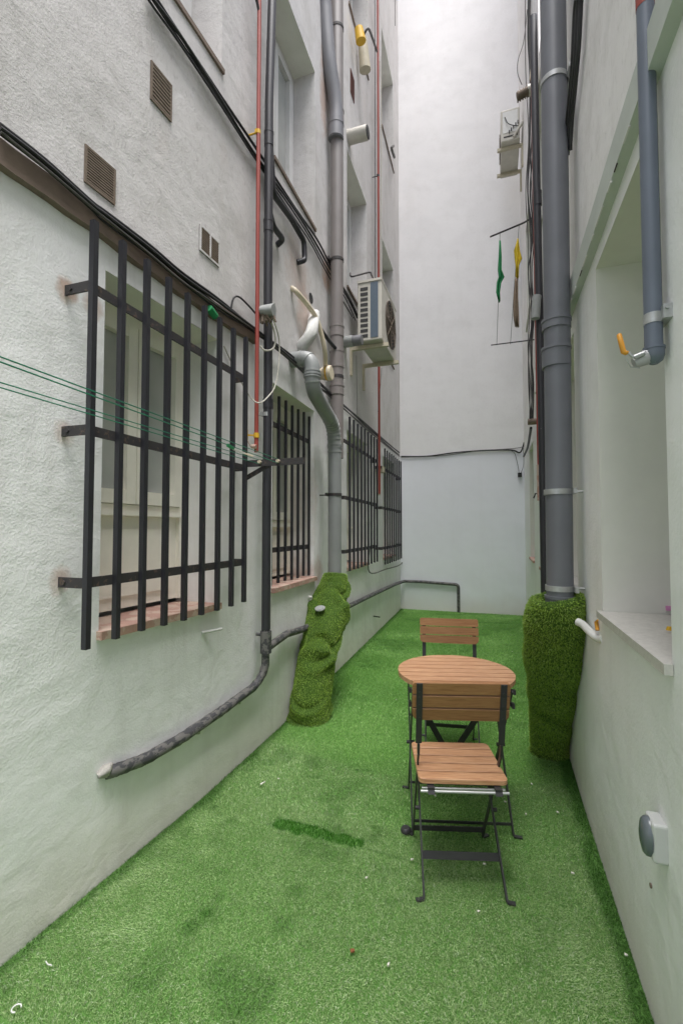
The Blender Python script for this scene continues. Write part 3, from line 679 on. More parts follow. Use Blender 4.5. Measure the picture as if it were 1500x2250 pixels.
# right air conditioner
YA = 6.95; a = hit(1100, 312, Y=YA); b = hit(1141, 232, Y=YA)
aircon(a.x, b.x, YA, YA + .75, a.z, b.z, 'pale air conditioner with exposed pipes high on the right wall near the end', 0, -1)
for k, y in enumerate((YA + .12, YA + .64)):
    t = thing('shelf_bracket', ('nearer' if k == 0 else 'farther') + ' cream bracket under the high right air conditioner', 'bracket', (wr(y), y, a.z - .05), 'brackets under the right air conditioner')
    m = MB(); m.box((a.x - .05, y - .02, a.z - .045), (wr(y), y + .02, a.z - .004)); m.build('arm', 'bracket', t)
    m = MB(); m.box((wr(y) - .025, y - .02, a.z - .35), (wr(y), y + .02, a.z - .046)); m.build('wall_plate', 'bracket', t)
q0 = hit(1128, 300, Y=YA - .02)
cable([q0, q0 + Vector((.06, 0, .09)), q0 + Vector((.14, 0, .22)), q0 + Vector((.18, .0, .4))], .018, 'insulated pale pipe rising from the right air conditioner to the cables', 'cable_white', name='refrigerant_pipe', cat='pipe')

# ------------------------------------------------------------------ right wall services
rx, ry = .312, 2.515
pipe('downpipe', [(rx, ry, .99), (rx + .012, ry, 3), (rx + .02, ry, 5), (rx + .02, ry, 5.8)], .0625, 'pvc_dark', 'thick grey plastic downpipe on the right wall dropping into the wide turf roll', wallf=wr, seg=32,
     collars=[((rx, ry, 1.06), .07), ((rx + .003, ry, 2.30), .10), ((rx + .006, ry, 2.47), .05)], clamps=[(rx, ry, 1.615), (rx + .016, ry, 3.75), (rx, ry, 1.135)])
# black pipe behind
kx = wr(4.0) - .055; ky = 4.05
pipe('downpipe', [(kx, ky, .6), (kx, ky, 2.5), (kx - .01, ky, 4.4), (kx - .015, ky, 5.8)], .030, 'black_pipe', 'slim black downpipe squeezed between the red pipe and the thick grey downpipe', wallf=wr, collars=[((kx - .005, ky, 4.2), .12)], seg=14)
q = hit(1184, 1095, Y=4.15); 
pipe('downpipe', [(q.x, 4.12, q.z), (q.x, 4.12, 3.3), (q.x - .004, 4.12, 5.35)], .014, 'red_pipe', 'thin red pipe on the right wall left of the thick grey downpipe', wallf=wr, clamps=[(q.x, 4.12, q.z + .1)], clamp_mat='rusty_iron', seg=12)
m = MB(); m.tube([q + Vector((0, -.03, .03)), q + Vector((-.03, -.03, .04)), q + Vector((-.045, -.03, .0))], .006, 6); m.build('pipe_hook', 'cable', label='small black hook at the foot of the right red pipe', cat='hook')
# lower part in duller red sleeve
m = MB(); m.tube([(q.x, 4.12, q.z - .02), (q.x, 4.12, q.z + .28)], .019, 12); m.build('pipe_sleeve', 'terracotta', label='worn brownish sleeve on the foot of the right red pipe', cat='pipe sleeve')
# cables right
bun = [(1162, -30), (1160, 80), (1163, 170), (1166, 300), (1163, 420), (1168, 520), (1166, 600), (1170, 690), (1163, 760), (1168, 840), (1165, 920)]
for k in range(7):
    pts = [hit(u + rnd.uniform(-4, 5) + (k - 3) * 1.6, v, Y=5.0 + .05 * k) for u, v in bun]
    cable(pts, .0045 + .002 * (k % 2), ['leftmost','second from left','third from left','middle','third from right','second from right','rightmost'][k] + ' loose cable hanging in the tangle on the right wall', 'cable' if k % 3 else 'cable_grey', group='cable tangle on the right wall')
cable([hit(1158, 20, Y=5), hit(1150, 90, Y=5), hit(1138, 130, Y=5), hit(1137, 160, Y=5), hit(1146, 185, Y=5)], .004, 'thin wire looping out from the top of the right cable tangle', 'cable_grey')
cable([hit(1150, 1003, Y=7.4), hit(1158, 985, Y=6.6), hit(1163, 960, Y=5.6), hit(1166, 940, Y=5.1)], .014, 'black cable climbing from the end wall corner to the brown wall stub')
q = hit(1159, 927, Y=5.1)
m = MB(); m.tube([(q.x, 5.1, q.z), (wr(5.1), 5.1, q.z)], .032, 14); m.build('conduit_stub', 'casing', label='short brown stub sticking out of the right wall below the cable tangle', cat='stub')
m = MB()
for (u, v) in ((1180, 800), (1179, 855)):
    q = hit(u, v, Y=4.7); m.box((q.x - .02, 4.66, q.z - .035), (wr(4.7), 4.74, q.z + .04))
m.build('switch_box', 'white_pl', label='pair of small white boxes on the right wall left of the red pipe', cat='switch box')
# flue right
q = hit(1136, 212, Y=4.5); t = thing('flue_pipe', 'ribbed pale flue sticking out high on the right wall', 'flue', (wr(4.5), 4.5, q.z))
m = MB(); m.tube([(q.x + .09, 4.5, q.z + .03), (wr(4.5), 4.5, q.z + .03)], .048, 16); m.build('tube', 'ac_white', t)
m = MB()
for k in range(5): m.tube([(q.x + .022 * k, 4.5, q.z + .0 + .006 * k), (q.x + .022 * k + .012, 4.5, q.z + .006 * k)], .045, 16)
m.tube([(q.x, 4.5, q.z), (q.x + .10, 4.5, q.z + .03)], .036, 14); m.build('ribbed_end', 'grille_vent', t)
# yellowish cluster above flue
q = hit(1172, 165, Y=4.5); m = MB()
for k in range(5): a_ = q + Vector((rnd.uniform(-.03, .06), 0, rnd.uniform(-.03, .03))); m.tube([a_ + Vector((0, 0, -.05)), a_ + Vector((.01, 0, .05))], .018, 8)
m.build('insulator_cluster', 'hose', label='cluster of yellowed insulators above the ribbed flue', cat='insulator')
m = MB(); m.tube([hit(1180, 690 - 40, Y=4.0), hit(1178, 660, Y=4.0), hit(1176, 700, Y=4.0)], .035, 12); m.build('coil_sleeve', 'pvc_pale', label='pale ribbed sleeve on the right wall left of the grey downpipe', cat='sleeve')
# diagonal black cable right of big pipe
pts = [Rt(1280, -40, .03), Rt(1276, 0, .03), Rt(1271, 100, .03), Rt(1263, 190, .03), Rt(1256, 260, .03), Rt(1252, 330, .03)]
for k in range(3):
    cable([p + Vector((-.008 * k, .03 * k, 0)) for p in pts], .010, ['left','middle','right'][2-k] + ' one of three black cables slanting behind the thick grey downpipe', group='black cables behind the right downpipe')
# laundry rack
rods = thing('drying_rack', 'rusty rod drying rack high on the right wall with two hanging lines', 'drying rack', (.3, 5.5, 4.9))
m = MB(); m.tube([hit(1076, 520, Y=5.5), hit(1150, 489, Y=5.45), (wr(5.4), 5.4, hit(1180, 475, Y=5.4).z)], .010, 8); m.build('rod', 'rusty_iron', rods)
m = MB(); m.tube([hit(1078, 758, Y=5.5), (wr(5.5), 5.5, 3.57)], .007, 8); m.build('rod', 'rusty_iron', rods)
m = MB(); m.tube([hit(1098, 512, Y=5.5), hit(1095, 640, Y=5.5), hit(1091, 758, Y=5.5)], .003, 6); m.tube([hit(1140, 494, Y=5.5), hit(1130, 620, Y=5.5), hit(1121, 756, Y=5.5)], .003, 6); m.build('line', 'cable_grey', rods)
def cloth(px, mat, name, label, Y=5.48):
    m = MB(); n_ = len(px); K = 7; vs = []; fs = []
    for i, (u0, u1, v) in enumerate(px):
        for k in range(K):
            t_ = k / (K - 1); p = hit(u0 + (u1 - u0) * t_, v + 3 * math.sin(k * 2.1 + i), Y=Y + .02 * math.sin(k * 1.7 + i * .8)); vs.append(p)
    for i in range(n_ - 1):
        for k in range(K - 1):
            a = i * K + k; fs.append((a, a + 1, a + 1 + K, a + K))
    m.add(vs, fs, True); o = m.build(name, mat, label=label, cat='cloth')
    s = o.modifiers.new('solid', 'SOLIDIFY'); s.thickness = .006
cloth([(1096, 1100, 530), (1096, 1102, 560), (1094, 1101, 590), (1096, 1107, 608), (1092, 1100, 622), (1090, 1097, 645), (1094, 1098, 662)], 'green_cloth', 'rag', 'narrow green cloth hanging from the high drying rack')
cloth([(1136, 1139, 526), (1129, 1142, 548), (1131, 1146, 565), (1133, 1139, 582), (1133, 1138, 610)], 'yellow_cloth', 'rag', 'yellow cloth hanging from the high drying rack')
cloth([(1131, 1138, 612), (1128, 1138, 650), (1128, 1139, 690), (1132, 1139, 718)], 'brown_cloth', 'rag', 'brown rag hanging right below the yellow cloth')

# grey pipe at far right with tap
tx, ty = .392, 1.33
t = pipe('water_pipe', [(tx, ty, 1.885), (tx, ty, 2.6), (tx + .004, ty, 5.0)], .0205, 'pvc_blue', 'blue grey water pipe at the right edge with rounded end cap', wallf=wr, clamps=[(tx, ty, 1.962)])
m = MB(); m.tube([(tx, ty, 1.885), (tx, ty, 1.868), (tx, ty, 1.855), (tx, ty, 1.847)], [.0235, .0235, .019, .008], 20); m.tube([(tx, ty, 1.884), (tx, ty, 1.89)], .0248, 20); m.build('end_cap', 'pvc_blue', t)
m = MB(); m.tube([(tx + .0, ty, 2.79), (tx, ty, 3.2)], .0212, 20, rf=lambda i, a: 1.0); m.build('red_band', 'red_pipe', t)
m = MB(); m.box((tx + .012, ty - .035, 1.95), (tx + .032, ty - .01, 1.985)); m.tube([(tx + .02, ty - .04, 1.975), (tx + .02, ty - .01, 1.975)], .005, 8); m.build('bolt', 'steel', t)
t = thing('tap', 'metal valve with orange lever handle beside the blue grey water pipe', 'tap', (tx - .03, ty, 1.87))
a0 = Vector((tx + .01, ty + .01, 1.905)); a1 = hit(1420, 785, Y=ty); a2 = hit(1392, 798, Y=ty)
m = MB(); m.tube([a0, a0.lerp(a1, .6), a0.lerp(a1, .6), a1, a1, a2], [.014, .014, .017, .017, .019, .013], 12)
for k in range(4): c_ = a0.lerp(a1, .65 + .1 * k); m.tube([c_, c_ + (a1 - a0).normalized() * .003], .0185, 12)
m.build('body', 'steel', t)
m = MB(); c1 = hit(1392, 785, Y=ty - .02); c2 = hit(1380, 774, Y=ty - .02); c3 = hit(1370, 776, Y=ty - .02); c4 = hit(1359, 733, Y=ty - .02)
m.tube([a1 + Vector((-.01, -.02, .005)), c1], .006, 8); m.tube([c1, c2], .004, 8); m.tube([hit(1375, 788, Y=ty - .02), hit(1385, 806, Y=ty - .02), hit(1405, 808, Y=ty - .01)], .0015, 6); m.build('stem', 'steel', t)
m = MB(); m.tube([c2, c3.lerp(c2, .4), c3.lerp(c4, .05), c3.lerp(c4, .95), c4], [.004, .006, .0065, .006, .003], 10); m.build('handle', 'orange', t)
# socket
sy0, sy1 = 1.425, 1.495; s0 = hit(1433, 1900, Y=sy0); s1 = hit(1433, 1812, Y=sy0)
t = thing('socket_box', 'pale grey weatherproof socket with dark round lid low on the right wall', 'socket', (wr(1.45), 1.45, s0.z))
m = MB(); m.box((s0.x + .002, sy0, s0.z), (wr(1.45) + .004, sy1, s1.z)); o = m.build('body', 'socket_w', t); bv = o.modifiers.new('b', 'BEVEL'); bv.width = .008; bv.segments = 3
m = MB(); cz = (s0.z + s1.z) / 2; cy = (sy0 + sy1) / 2; rz = (s1.z - s0.z) / 2 * .98
ring = lambda x, k: [(x, cy + .035 * k * math.cos(a), cz + rz * k * math.sin(a)) for a in np.linspace(0, 2 * math.pi, 25)[:-1]]
vs = []; fs = []
prof = [(s0.x + .004, 1.02), (s0.x - .006, 1.0), (s0.x - .013, .85), (s0.x - .017, .5), (s0.x - .018, .05)]
for x_, k_ in prof: vs += ring(x_, k_)
for i in range(len(prof) - 1):
    for k in range(24): a_ = i * 24 + k; b_ = i * 24 + (k + 1) % 24; fs.append((a_, b_, b_ + 24, a_ + 24))
m.add(vs, fs, True); m.build('lid', 'socket_lid', t)
m = MB(); q = Rt(1431, 1947, .0); m.tube([q + Vector((.004, 0, 0)), q - Vector((.004, 0, 0))], .007, 10); m.build('wall_plug', 'casing', label='tiny brown wall plug below the socket on the right wall', cat='wall plug')
# white pipe stub
p = [hit(1268, 1366, Y=2.42), hit(1280, 1372, Y=2.40), hit(1302, 1396, Y=2.24), hit(1318, 1405, Y=2.2), Vector((wr(2.15) + .01, 2.17, hit(1325, 1405, Y=2.17).z))]
pipe('waste_pipe', fillet(p, .03), .018, 'white_pl', 'short white waste pipe linking wide turf roll and right wall', seg=14)
m = MB(); q = Rt(1312, 1385, .01); m.tube([q, q + Vector((0, .02, .03)), q + Vector((0, -.01, .045))], [.008, .008, .003], 8); m.build('foam_blob', 'orange', label='dab of orange foam above the short white waste pipe', cat='foam blob')
m = MB(); q = hit(1465, 1337, Y=2.125); m.box((q.x - .004, 2.120, q.z - .008), (q.x + .02, 2.128, q.z + .010)); m.build('sticker', 'pink', label='small pink sticker at the back of the right window recess', cat='sticker')
m = MB(); q = hit(1470, 1385, Z=1.1); m.tube([q, q + Vector((.0, 0, .012))], [.010, .006], 10); m.build('bottle_cap', 'yellow', label='little yellow green cap on the white stone sill', cat='cap')

# ------------------------------------------------------------------ clothes line
cy_ = 2.5; cz_ = 1.836
t = thing('line_bracket', 'rusty steel clothes line arm on the left wall right of the nearest grille', 'bracket', (wl(cy_), cy_, cz_))
m = MB(); m.bar((wl(cy_), cy_, cz_), (-1.068, cy_, cz_ + .002), .005, .042); m.build('arm', 'rusty_iron', t)
m = MB(); m.bar((wl(cy_), cy_ + .03, cz_ - .085), (-1.30, cy_ + .004, cz_ - .01), .005, .03); m.build('brace', 'rusty_iron', t)
m = MB()
for xx in (-1.36, -1.235): m.tube([(xx, cy_ - .022, cz_ + .006), (xx, cy_ - .002, cz_ + .006)], .010, 10)
m.build('pulley', 'hose', t)
for k, (u, v, xx, dz) in enumerate(((0, 773, -1.235, .018), (0, 784, -1.235, -.006), (0, 831, -1.36, .018), (0, 842, -1.36, -.006))):
    q = hit(u, v, Z=cz_ + dz); e = Vector((xx, cy_ - .02, cz_ + dz)); far = e + (q - e) * 2.4
    mid = (e + far) / 2 - Vector((0, 0, .012))
    cable([e, mid, far], .0021, ('upper' if k % 2 == 0 else 'lower') + ' strand of the ' + ('outer' if k < 2 else 'inner') + ' green clothes line loop across the nearest grille', 'green_line', name='clothes_line', cat='clothes line', n=12)
m = MB(); q = hit(512, 986, Z=1.84); q2 = hit(537, 996, Z=1.84); m.bar(q, q2, .008, .010); m.build('clothes_peg', 'white_pl', label='white peg clipped on the green clothes line', cat='clothes peg')
m = MB(); m.bar(q2, hit(556, 1002, Z=1.83), .006, .008); m.build('clothes_peg', 'hose', label='cream peg on the green clothes line near the steel arm', cat='clothes peg')
m = MB(); q = hit(500, 978, Z=1.84); m.bar(q, hit(512, 985, Z=1.84), .012, .014); m.build('clothes_peg', 'green_cloth', label='dark green clip on the clothes line left of the white peg', cat='clothes peg')
# nubs
for (u0, v0, u1, v1, lb) in ((443, 1391, 487, 1382, 'grey rod stub in the left wall under the nearest grille'), (820, 1354, 834, 1356, 'short rusty rod stub low on the left wall near the far end')):
    a_ = L(u0, v0); m = MB(); m.tube([a_, L(u1, v1, .05)], .008, 8); m.build('rod_stub', 'rusty_iron' if u0 > 500 else 'plaster', label=lb, cat='rod stub')
q = L(678, 1312); m = MB(); m.tube([q, q + Vector((.03, 0, 0))], .012, 10); m.build('pipe_plug', 'white_pl', label='small white plug in the left wall left of the leaning turf roll', cat='plug')

# ------------------------------------------------------------------ turf blades
def blades(P, N, T, h, wd, lean, name, mat, wear_shade=None, parent=None, sheet_=None, **kw):
    """P base points, N normals, T lean directions (n,3) -> one triangle pair per blade"""
    n = len(P); rg = np.random.default_rng(5)
    a = rg.uniform(0, 2 * np.pi, n)
    B = np.cross(N, T); S = T * np.cos(a)[:, None] + B * np.sin(a)[:, None]
    hh = (h * rg.uniform(.65, 1.2, n))[:, None]; ww = (wd * rg.uniform(.7, 1.3, n))[:, None]
    J = rg.normal(0, .33, (n, 3))
    D = N + (T * lean[:, None]) + J; D /= np.linalg.norm(D, axis=1)[:, None]
    D2 = N * .45 + (T * lean[:, None]) * 1.5 + J * 1.2; D2 /= np.linalg.norm(D2, axis=1)[:, None]
    mid = P + D * hh * .55; tip = mid + D2 * hh * .55
    v = np.empty((n, 5, 3)); v[:, 0] = P - S * ww / 2; v[:, 1] = P + S * ww / 2; v[:, 2] = mid + S * ww * .42; v[:, 3] = mid - S * ww * .42; v[:, 4] = tip
    me = bpy.data.meshes.new(name); me.vertices.add(n * 5); me.vertices.foreach_set('co', v.reshape(-1))
    o5 = np.arange(n)[:, None] * 5
    loops = np.concatenate([o5 + np.array([[0, 1, 2, 3]]), o5 + np.array([[3, 2, 4]])], axis=1).reshape(-1)
    me.loops.add(n * 7); me.loops.foreach_set('vertex_index', loops.astype(np.int32))
    me.polygons.add(n * 2)
    ls = (np.arange(n)[:, None] * 7 + np.array([[0, 4]])).reshape(-1); me.polygons.foreach_set('loop_start', ls.astype(np.int32))
    me.polygons.foreach_set('loop_total', np.tile([4, 3], n).astype(np.int32)); me.update(calc_edges=True)
    at = me.attributes.new('wear_shade', 'FLOAT', 'POINT'); at.data.foreach_set('value', np.repeat(wear_shade if wear_shade is not None else np.zeros(n), 5).astype(np.float32))
    if sheet_ is not None:
        at = me.attributes.new('sheet', 'FLOAT', 'POINT'); at.data.foreach_set('value', np.repeat(sheet_, 5).astype(np.float32))
    me.materials.append(M[mat]); me.validate()
    ob = bpy.data.objects.new(name, me); C.objects.link(ob)
    if parent: ob.parent = parent
    if kw: tag(ob, **kw)
    return ob
def vnoise(x, y, s, seed):
    rg = np.random.default_rng(seed); G = rg.random((64, 64)); x = (x * s) % 63; y = (y * s) % 63
    i = np.floor(x).astype(int); j = np.floor(y).astype(int); fx = x - i; fy = y - j; fx = fx * fx * (3 - 2 * fx); fy = fy * fy * (3 - 2 * fy)
    return (G[i, j] * (1 - fx) + G[(i + 1) % 64, j] * fx) * (1 - fy) + (G[i, (j + 1) % 64] * (1 - fx) + G[(i + 1) % 64, (j + 1) % 64] * fx) * fy
rg = np.random.default_rng(11)
Ps = []; Hs = []; Ws = []
for (y0, y1, dens, hh, ww) in ((-.6, 1.0, 9000, .016, .0030), (1.0, 2.2, 90000, .015, .0016), (2.2, 3.4, 52000, .015, .0021), (3.4, 5.0, 26000, .015, .0030), (5.0, YE, 13000, .015, .0042)):
    n_ = int((y1 - y0) * 2.08 * dens); y = rg.uniform(y0, y1, n_); t_ = rg.random(n_)
    a_ = np.interp(y, YS, XS); b_ = np.interp(y, YR, XR); x = a_ + (b_ - a_) * t_
    Ps.append(np.stack([x, y, np.zeros(n_)], 1)); Hs.append(np.full(n_, hh)); Ws.append(np.full(n_, ww))
P = np.concatenate(Ps); Hh = np.concatenate(Hs); Ww = np.concatenate(Ws)
x, y = P[:, 0], P[:, 1]
# pile lies towards the viewer's left front, ruffled in patches
ang = R(-75) + 1.1 * (vnoise(x + 9, y + 9, 3.1, 1) - .5) + .9 * (vnoise(x + 5, y + 5, 9, 2) - .5)
ln = .55 + .9 * (vnoise(x + 3, y + 20, 2.3, 3) - .5)
T = np.stack([np.cos(ang), np.sin(ang), np.zeros(len(x))], 1)
N = np.zeros_like(T); N[:, 2] = 1
wear_shade = np.zeros(len(x))
def soft(v, a, b): return np.clip((v - a) / (b - a), 0, 1)
v1 = vnoise(x + 2, y + 4, 4.2, 7) * .65 + vnoise(x + 2, y + 4, 13, 8) * .35
wear_shade = np.maximum(wear_shade, .35 * soft(v1, .66, .80))  # dark patches of ruffled pile, their shade painted into the blade colour
# imprint strips and seams, with the shade between upright blades painted in
def strip(u0, v0_, u1, v1_, wd, amt, soft_=.012):
    global wear_shade, ln, Hh
    a = hit(u0, v0_, Z=0); b = hit(u1, v1_, Z=0); dx, dy = b.x - a.x, b.y - a.y; Ln = math.hypot(dx, dy)
    s = ((x - a.x) * dx + (y - a.y) * dy) / Ln; d = np.abs((x - a.x) * dy - (y - a.y) * dx) / Ln
    jit = .35 * wd * (vnoise(x, y, 34, 9) - .5)
    m_ = soft(wd / 2 + jit - d, -soft_ / 2, soft_ / 2) * soft(s, -.01, .01) * soft(Ln - s, -.01, .01)
    wear_shade = np.maximum(wear_shade, amt * m_); ln = ln * (1 - .9 * m_) ; Hh = Hh * (1 - .12 * m_ * amt)
strip(600, 1811, 800, 1858, .074, 1.0, .014)
strip(610, 1806, 700, 1826, .05, 1.0)
strip(672, 1708, 705, 1712, .02, .6); strip(780, 1694, 826, 1696, .028, .7); strip(740, 1732, 835, 1748, .014, .6)
strip(800, 1866, 935, 1905, .010, .7, .01); strip(590, 1632, 700, 1655, .008, .5); strip(850, 1900, 838, 1950, .02, .5)
strip(1050, 1368, 1120, 1371, .03, .8); strip(960, 1351, 1155, 1352, .06, .5)
strip(930, 1723, 1190, 1725, .01, .5); strip(585, 1812, 620, 1815, .02, .5)
for (u, v_, r_, am) in ((455, 2010, .06, .8), (420, 2035, .05, .8), (480, 1975, .04, .6), (650, 1960, .06, .5), (625, 2035, .05, .5), (505, 2140, .10, .6), (540, 2200, .12, .7), (470, 1775, .03, .8), (1110, 1924, .05, .6), (330, 2150, .1, .5)):
    c_ = hit(u, v_, Z=0); d = np.hypot(x - c_.x, y - c_.y) * (1 + .6 * (vnoise(x, y, 18, 4) - .5)); wear_shade = np.maximum(wear_shade, .95 * am * soft(r_ - d, 0, r_ * .7) * (.5 + .8 * vnoise(x, y, 30, 6)))
# dark look of upright pile painted into the colour along both walls
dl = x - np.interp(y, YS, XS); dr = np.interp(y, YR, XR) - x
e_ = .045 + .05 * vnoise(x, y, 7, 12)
wear_shade = np.maximum(wear_shade, .75 * soft(e_ - dl, 0, .05)); wear_shade = np.maximum(wear_shade, .85 * soft(e_ * 1.1 - dr, 0, .04))
wear_shade = np.clip(wear_shade, 0, 1)
# a second sheet of turf starts at the seam: brighter, more yellow
sa = hit(590, 1632, Z=0); sb = hit(905, 1722, Z=0); sc_ = hit(1260, 1726, Z=0)
ysm = np.interp(x, [sa.x, sb.x, sc_.x], [sa.y, sb.y, sc_.y])
sheet = .45 * soft(y - ysm, -.02, .02) + .55 * soft(y - ysm + .25 * (vnoise(x + 4, y + 4, 5, 31) - .5), -.1, .25)
cc = hit(960, 1790, Z=0); sheet = np.maximum(sheet, .8 * soft(1 - np.hypot((x - cc.x) / .42, (y - cc.y) / .36), 0, .6))
sheet = np.clip(sheet + .45 * (vnoise(x + 1, y + 1, 2.0, 21) - .5), 0, 1)
blades(P, N, T, Hh, Ww, ln, 'turf', 'turf', wear_shade, sheet_=sheet, kind='stuff', label='bright green artificial turf covering the alley floor', cat='artificial turf')

# ------------------------------------------------------------------ turf rolls round the pipe feet
def turf_roll(ctrl, rad, label, opening, folds, seed, dens=16000):
    cs = smooth_path(ctrl, 14); n_ = len(cs); ts = np.linspace(0, 1, n_)
    rr = np.interp(ts, np.linspace(0, 1, len(rad)), rad)
    K = 80; V = np.zeros((n_, K, 3))
    for i, c in enumerate(cs):
        for k in range(K):
            a = 2 * math.pi * k / K; q = rr[i]
            q *= 1 + .035 * math.sin(2 * a + 5 * ts[i] + seed) + .03 * math.sin(3 * a - 9 * ts[i])
            for (t0, slope, dep, wdt) in folds:
                u = (ts[i] - t0 - slope * math.sin(a + seed)) / wdt
                q += dep * (.55 + .45 * math.sin(2 * a + 7 * t0)) * (-math.exp(-u * u) + .9 * math.exp(-(u - 1.6) ** 2 * .5))
            V[i, k] = (c.x + q * math.cos(a), c.y + q * math.sin(a), c.z + .02 * math.sin(a + seed) * (1 if i < 4 else 0))
    m = MB(); vs = V.reshape(-1, 3).tolist(); fs = []
    for i in range(n_ - 1):
        for k in range(K):
            a = i * K + k; b = i * K + (k + 1) % K; fs.append((a, a + K, b + K, b))
    m.add(vs, fs, True)
    # rolled lip and inner wall going down around the pipe
    top = V[0]; c0 = np.array(cs[0]); inner = []
    vs = top.tolist()
    for (sc_, dz) in ((.95, .020), (.85, .028), (.74, .016), (.68, -.04), (.66, -.12)):
        for k in range(K):
            p = c0 + (top[k] - c0) * sc_; vs.append((p[0], p[1], top[k][2] + dz))
    fs = []
    for i in range(5):
        for k in range(K):
            a = i * K + k; b = i * K + (k + 1) % K; fs.append((a, b, b + K, a + K))
    fs.append(tuple(range(5 * K, 6 * K)))
    m.add(vs, fs, True)
    t = thing('turf_roll', label, 'turf roll', (cs[-1].x, cs[-1].y, 0))
    o = m.build('wrap', 'moss_base', t)
    # blades scattered over the wrap's quads
    Pn, Nn = [], []; me = o.data; off = np.array(parent_world(t)); rg2 = np.random.default_rng(seed)
    for p in me.polygons:
        if len(p.vertices) != 4: continue
        cnt = rg2.poisson(p.area * dens)
        if cnt == 0: continue
        q = [np.array(me.vertices[j].co) for j in p.vertices]; uu = rg2.random((cnt, 1)); vv = rg2.random((cnt, 1))
        Pn.append((q[0] * (1 - uu) + q[1] * uu) * (1 - vv) + (q[3] * (1 - uu) + q[2] * uu) * vv); Nn.append(np.repeat(np.array(p.normal)[None], cnt, 0))
    Pn = np.concatenate(Pn); Nn = np.concatenate(Nn)
    dn = np.array([0, 0, -1.]) + rg2.normal(0, .25, (len(Pn), 3)); Tn = dn - Nn * np.sum(dn * Nn, 1)[:, None]; Tn /= np.linalg.norm(Tn, axis=1)[:, None] + 1e-9
    blades(Pn, Nn, Tn, np.full(len(Pn), .010), np.full(len(Pn), .0022), np.full(len(Pn), .35), 'pile', 'moss', None, t, kind='stuff')
    return t
def LR(y, d): return wl(y) + d
rl = turf_roll([(LR(3.86, .145), 3.85, 1.0), (LR(3.80, .15), 3.76, .88), (LR(3.6, .16), 3.58, .68), (LR(3.4, .155), 3.42, .47), (LR(3.3, .15), 3.29, .25), (LR(3.25, .15), 3.23, .07), (LR(3.2, .15), 3.22, -.01)],
               [.108, .136, .162, .146, .140, .146, .142], 'leaning mossy green turf roll wrapped round the foot of the left grey pipe', True,
               [(.13, .13, .042, .022), (.27, -.15, .060, .026), (.42, .12, .044, .020), (.56, -.14, .056, .024), (.68, .10, .030, .018), (.84, .10, .034, .022)], 3, 42000)
turf_roll([(rx - .016, 2.52, 1.065), (rx - .020, 2.56, .95), (rx - .020, 2.68, .76), (rx - .005, 2.88, .52), (rx + .01, 3.06, .30), (rx + .014, 3.20, .10), (rx + .014, 3.24, -.01)],
          [.124, .137, .138, .130, .123, .117, .114], 'wide dark green turf roll standing round the right grey downpipe', True,
          [(.30, .04, .008, .05), (.48, .03, .014, .04), (.66, .06, .024, .03), (.9, -.03, .016, .03)], 1, 48000)
q = hit(703, 1338, Y=3.47); m = MB()
m.tube([q, q + Vector((0, -.003, .008))], .042, 20); m.tube([q + Vector((0, -.003, .0085)), q + Vector((0, -.004, .011))], .030, 20, mi=1); m.build('metal_disc', ['steel', 'pvc_pale'], label='small round metal disc stuck on the leaning turf roll', cat='disc')

# ------------------------------------------------------------------ furniture
def slat(m, x0, x1, y0, y1, z0, z1, att, rc=(0, 0, 0, 0)):
    """board with optional rounded corners (radius at x0y0, x1y0, x1y1, x0y1), slightly eased top edge"""
    pts = []
    for (cx, cy, sx, sy, r, a0) in ((x0, y0, 1, 1, rc[0], 180), (x1, y0, -1, 1, rc[1], 270), (x1, y1, -1, -1, rc[2], 0), (x0, y1, 1, -1, rc[3], 90)):
        if r <= 0: pts.append((cx, cy)); continue
        for k in range(5):
            a = R(a0 + 90 * k / 4); pts.append((cx + sx * r + r * math.cos(a), cy + sy * r + r * math.sin(a)))
    n_ = len(pts); e = .002; cx = (x0 + x1) / 2; cy = (y0 + y1) / 2
    ins = [(p[0] - math.copysign(e, p[0] - cx), p[1] - math.copysign(e, p[1] - cy)) for p in pts]
    vs = [(p[0], p[1], z0) for p in pts] + [(p[0], p[1], z1 - e) for p in pts] + [(p[0], p[1], z1) for p in ins]
    fs = [tuple(range(n_))[::-1], tuple(range(2 * n_, 3 * n_))]
    for i in range(n_):
        j = (i + 1) % n_; fs += [(i, j, n_ + j, n_ + i), (n_ + i, n_ + j, 2 * n_ + j, 2 * n_ + i)]
    m.add(vs, fs, a=att)
def obj_local(m, name, mat, parent, rot=None, loc=None):
    """mesh already in the thing's own coordinates"""
    me = bpy.data.meshes.new(name); me.from_pydata(m.v, [], m.f); me.update(); me.materials.append(M[mat])
    me.polygons.foreach_set('use_smooth', m.sm)
    if any(m.att): at = me.attributes.new('slat', 'FLOAT', 'POINT'); at.data.foreach_set('value', m.att)
    o = bpy.data.objects.new(name, me); C.objects.link(o); o.parent = parent
    if rot: o.rotation_euler = rot
    if loc: o.location = loc
    return o
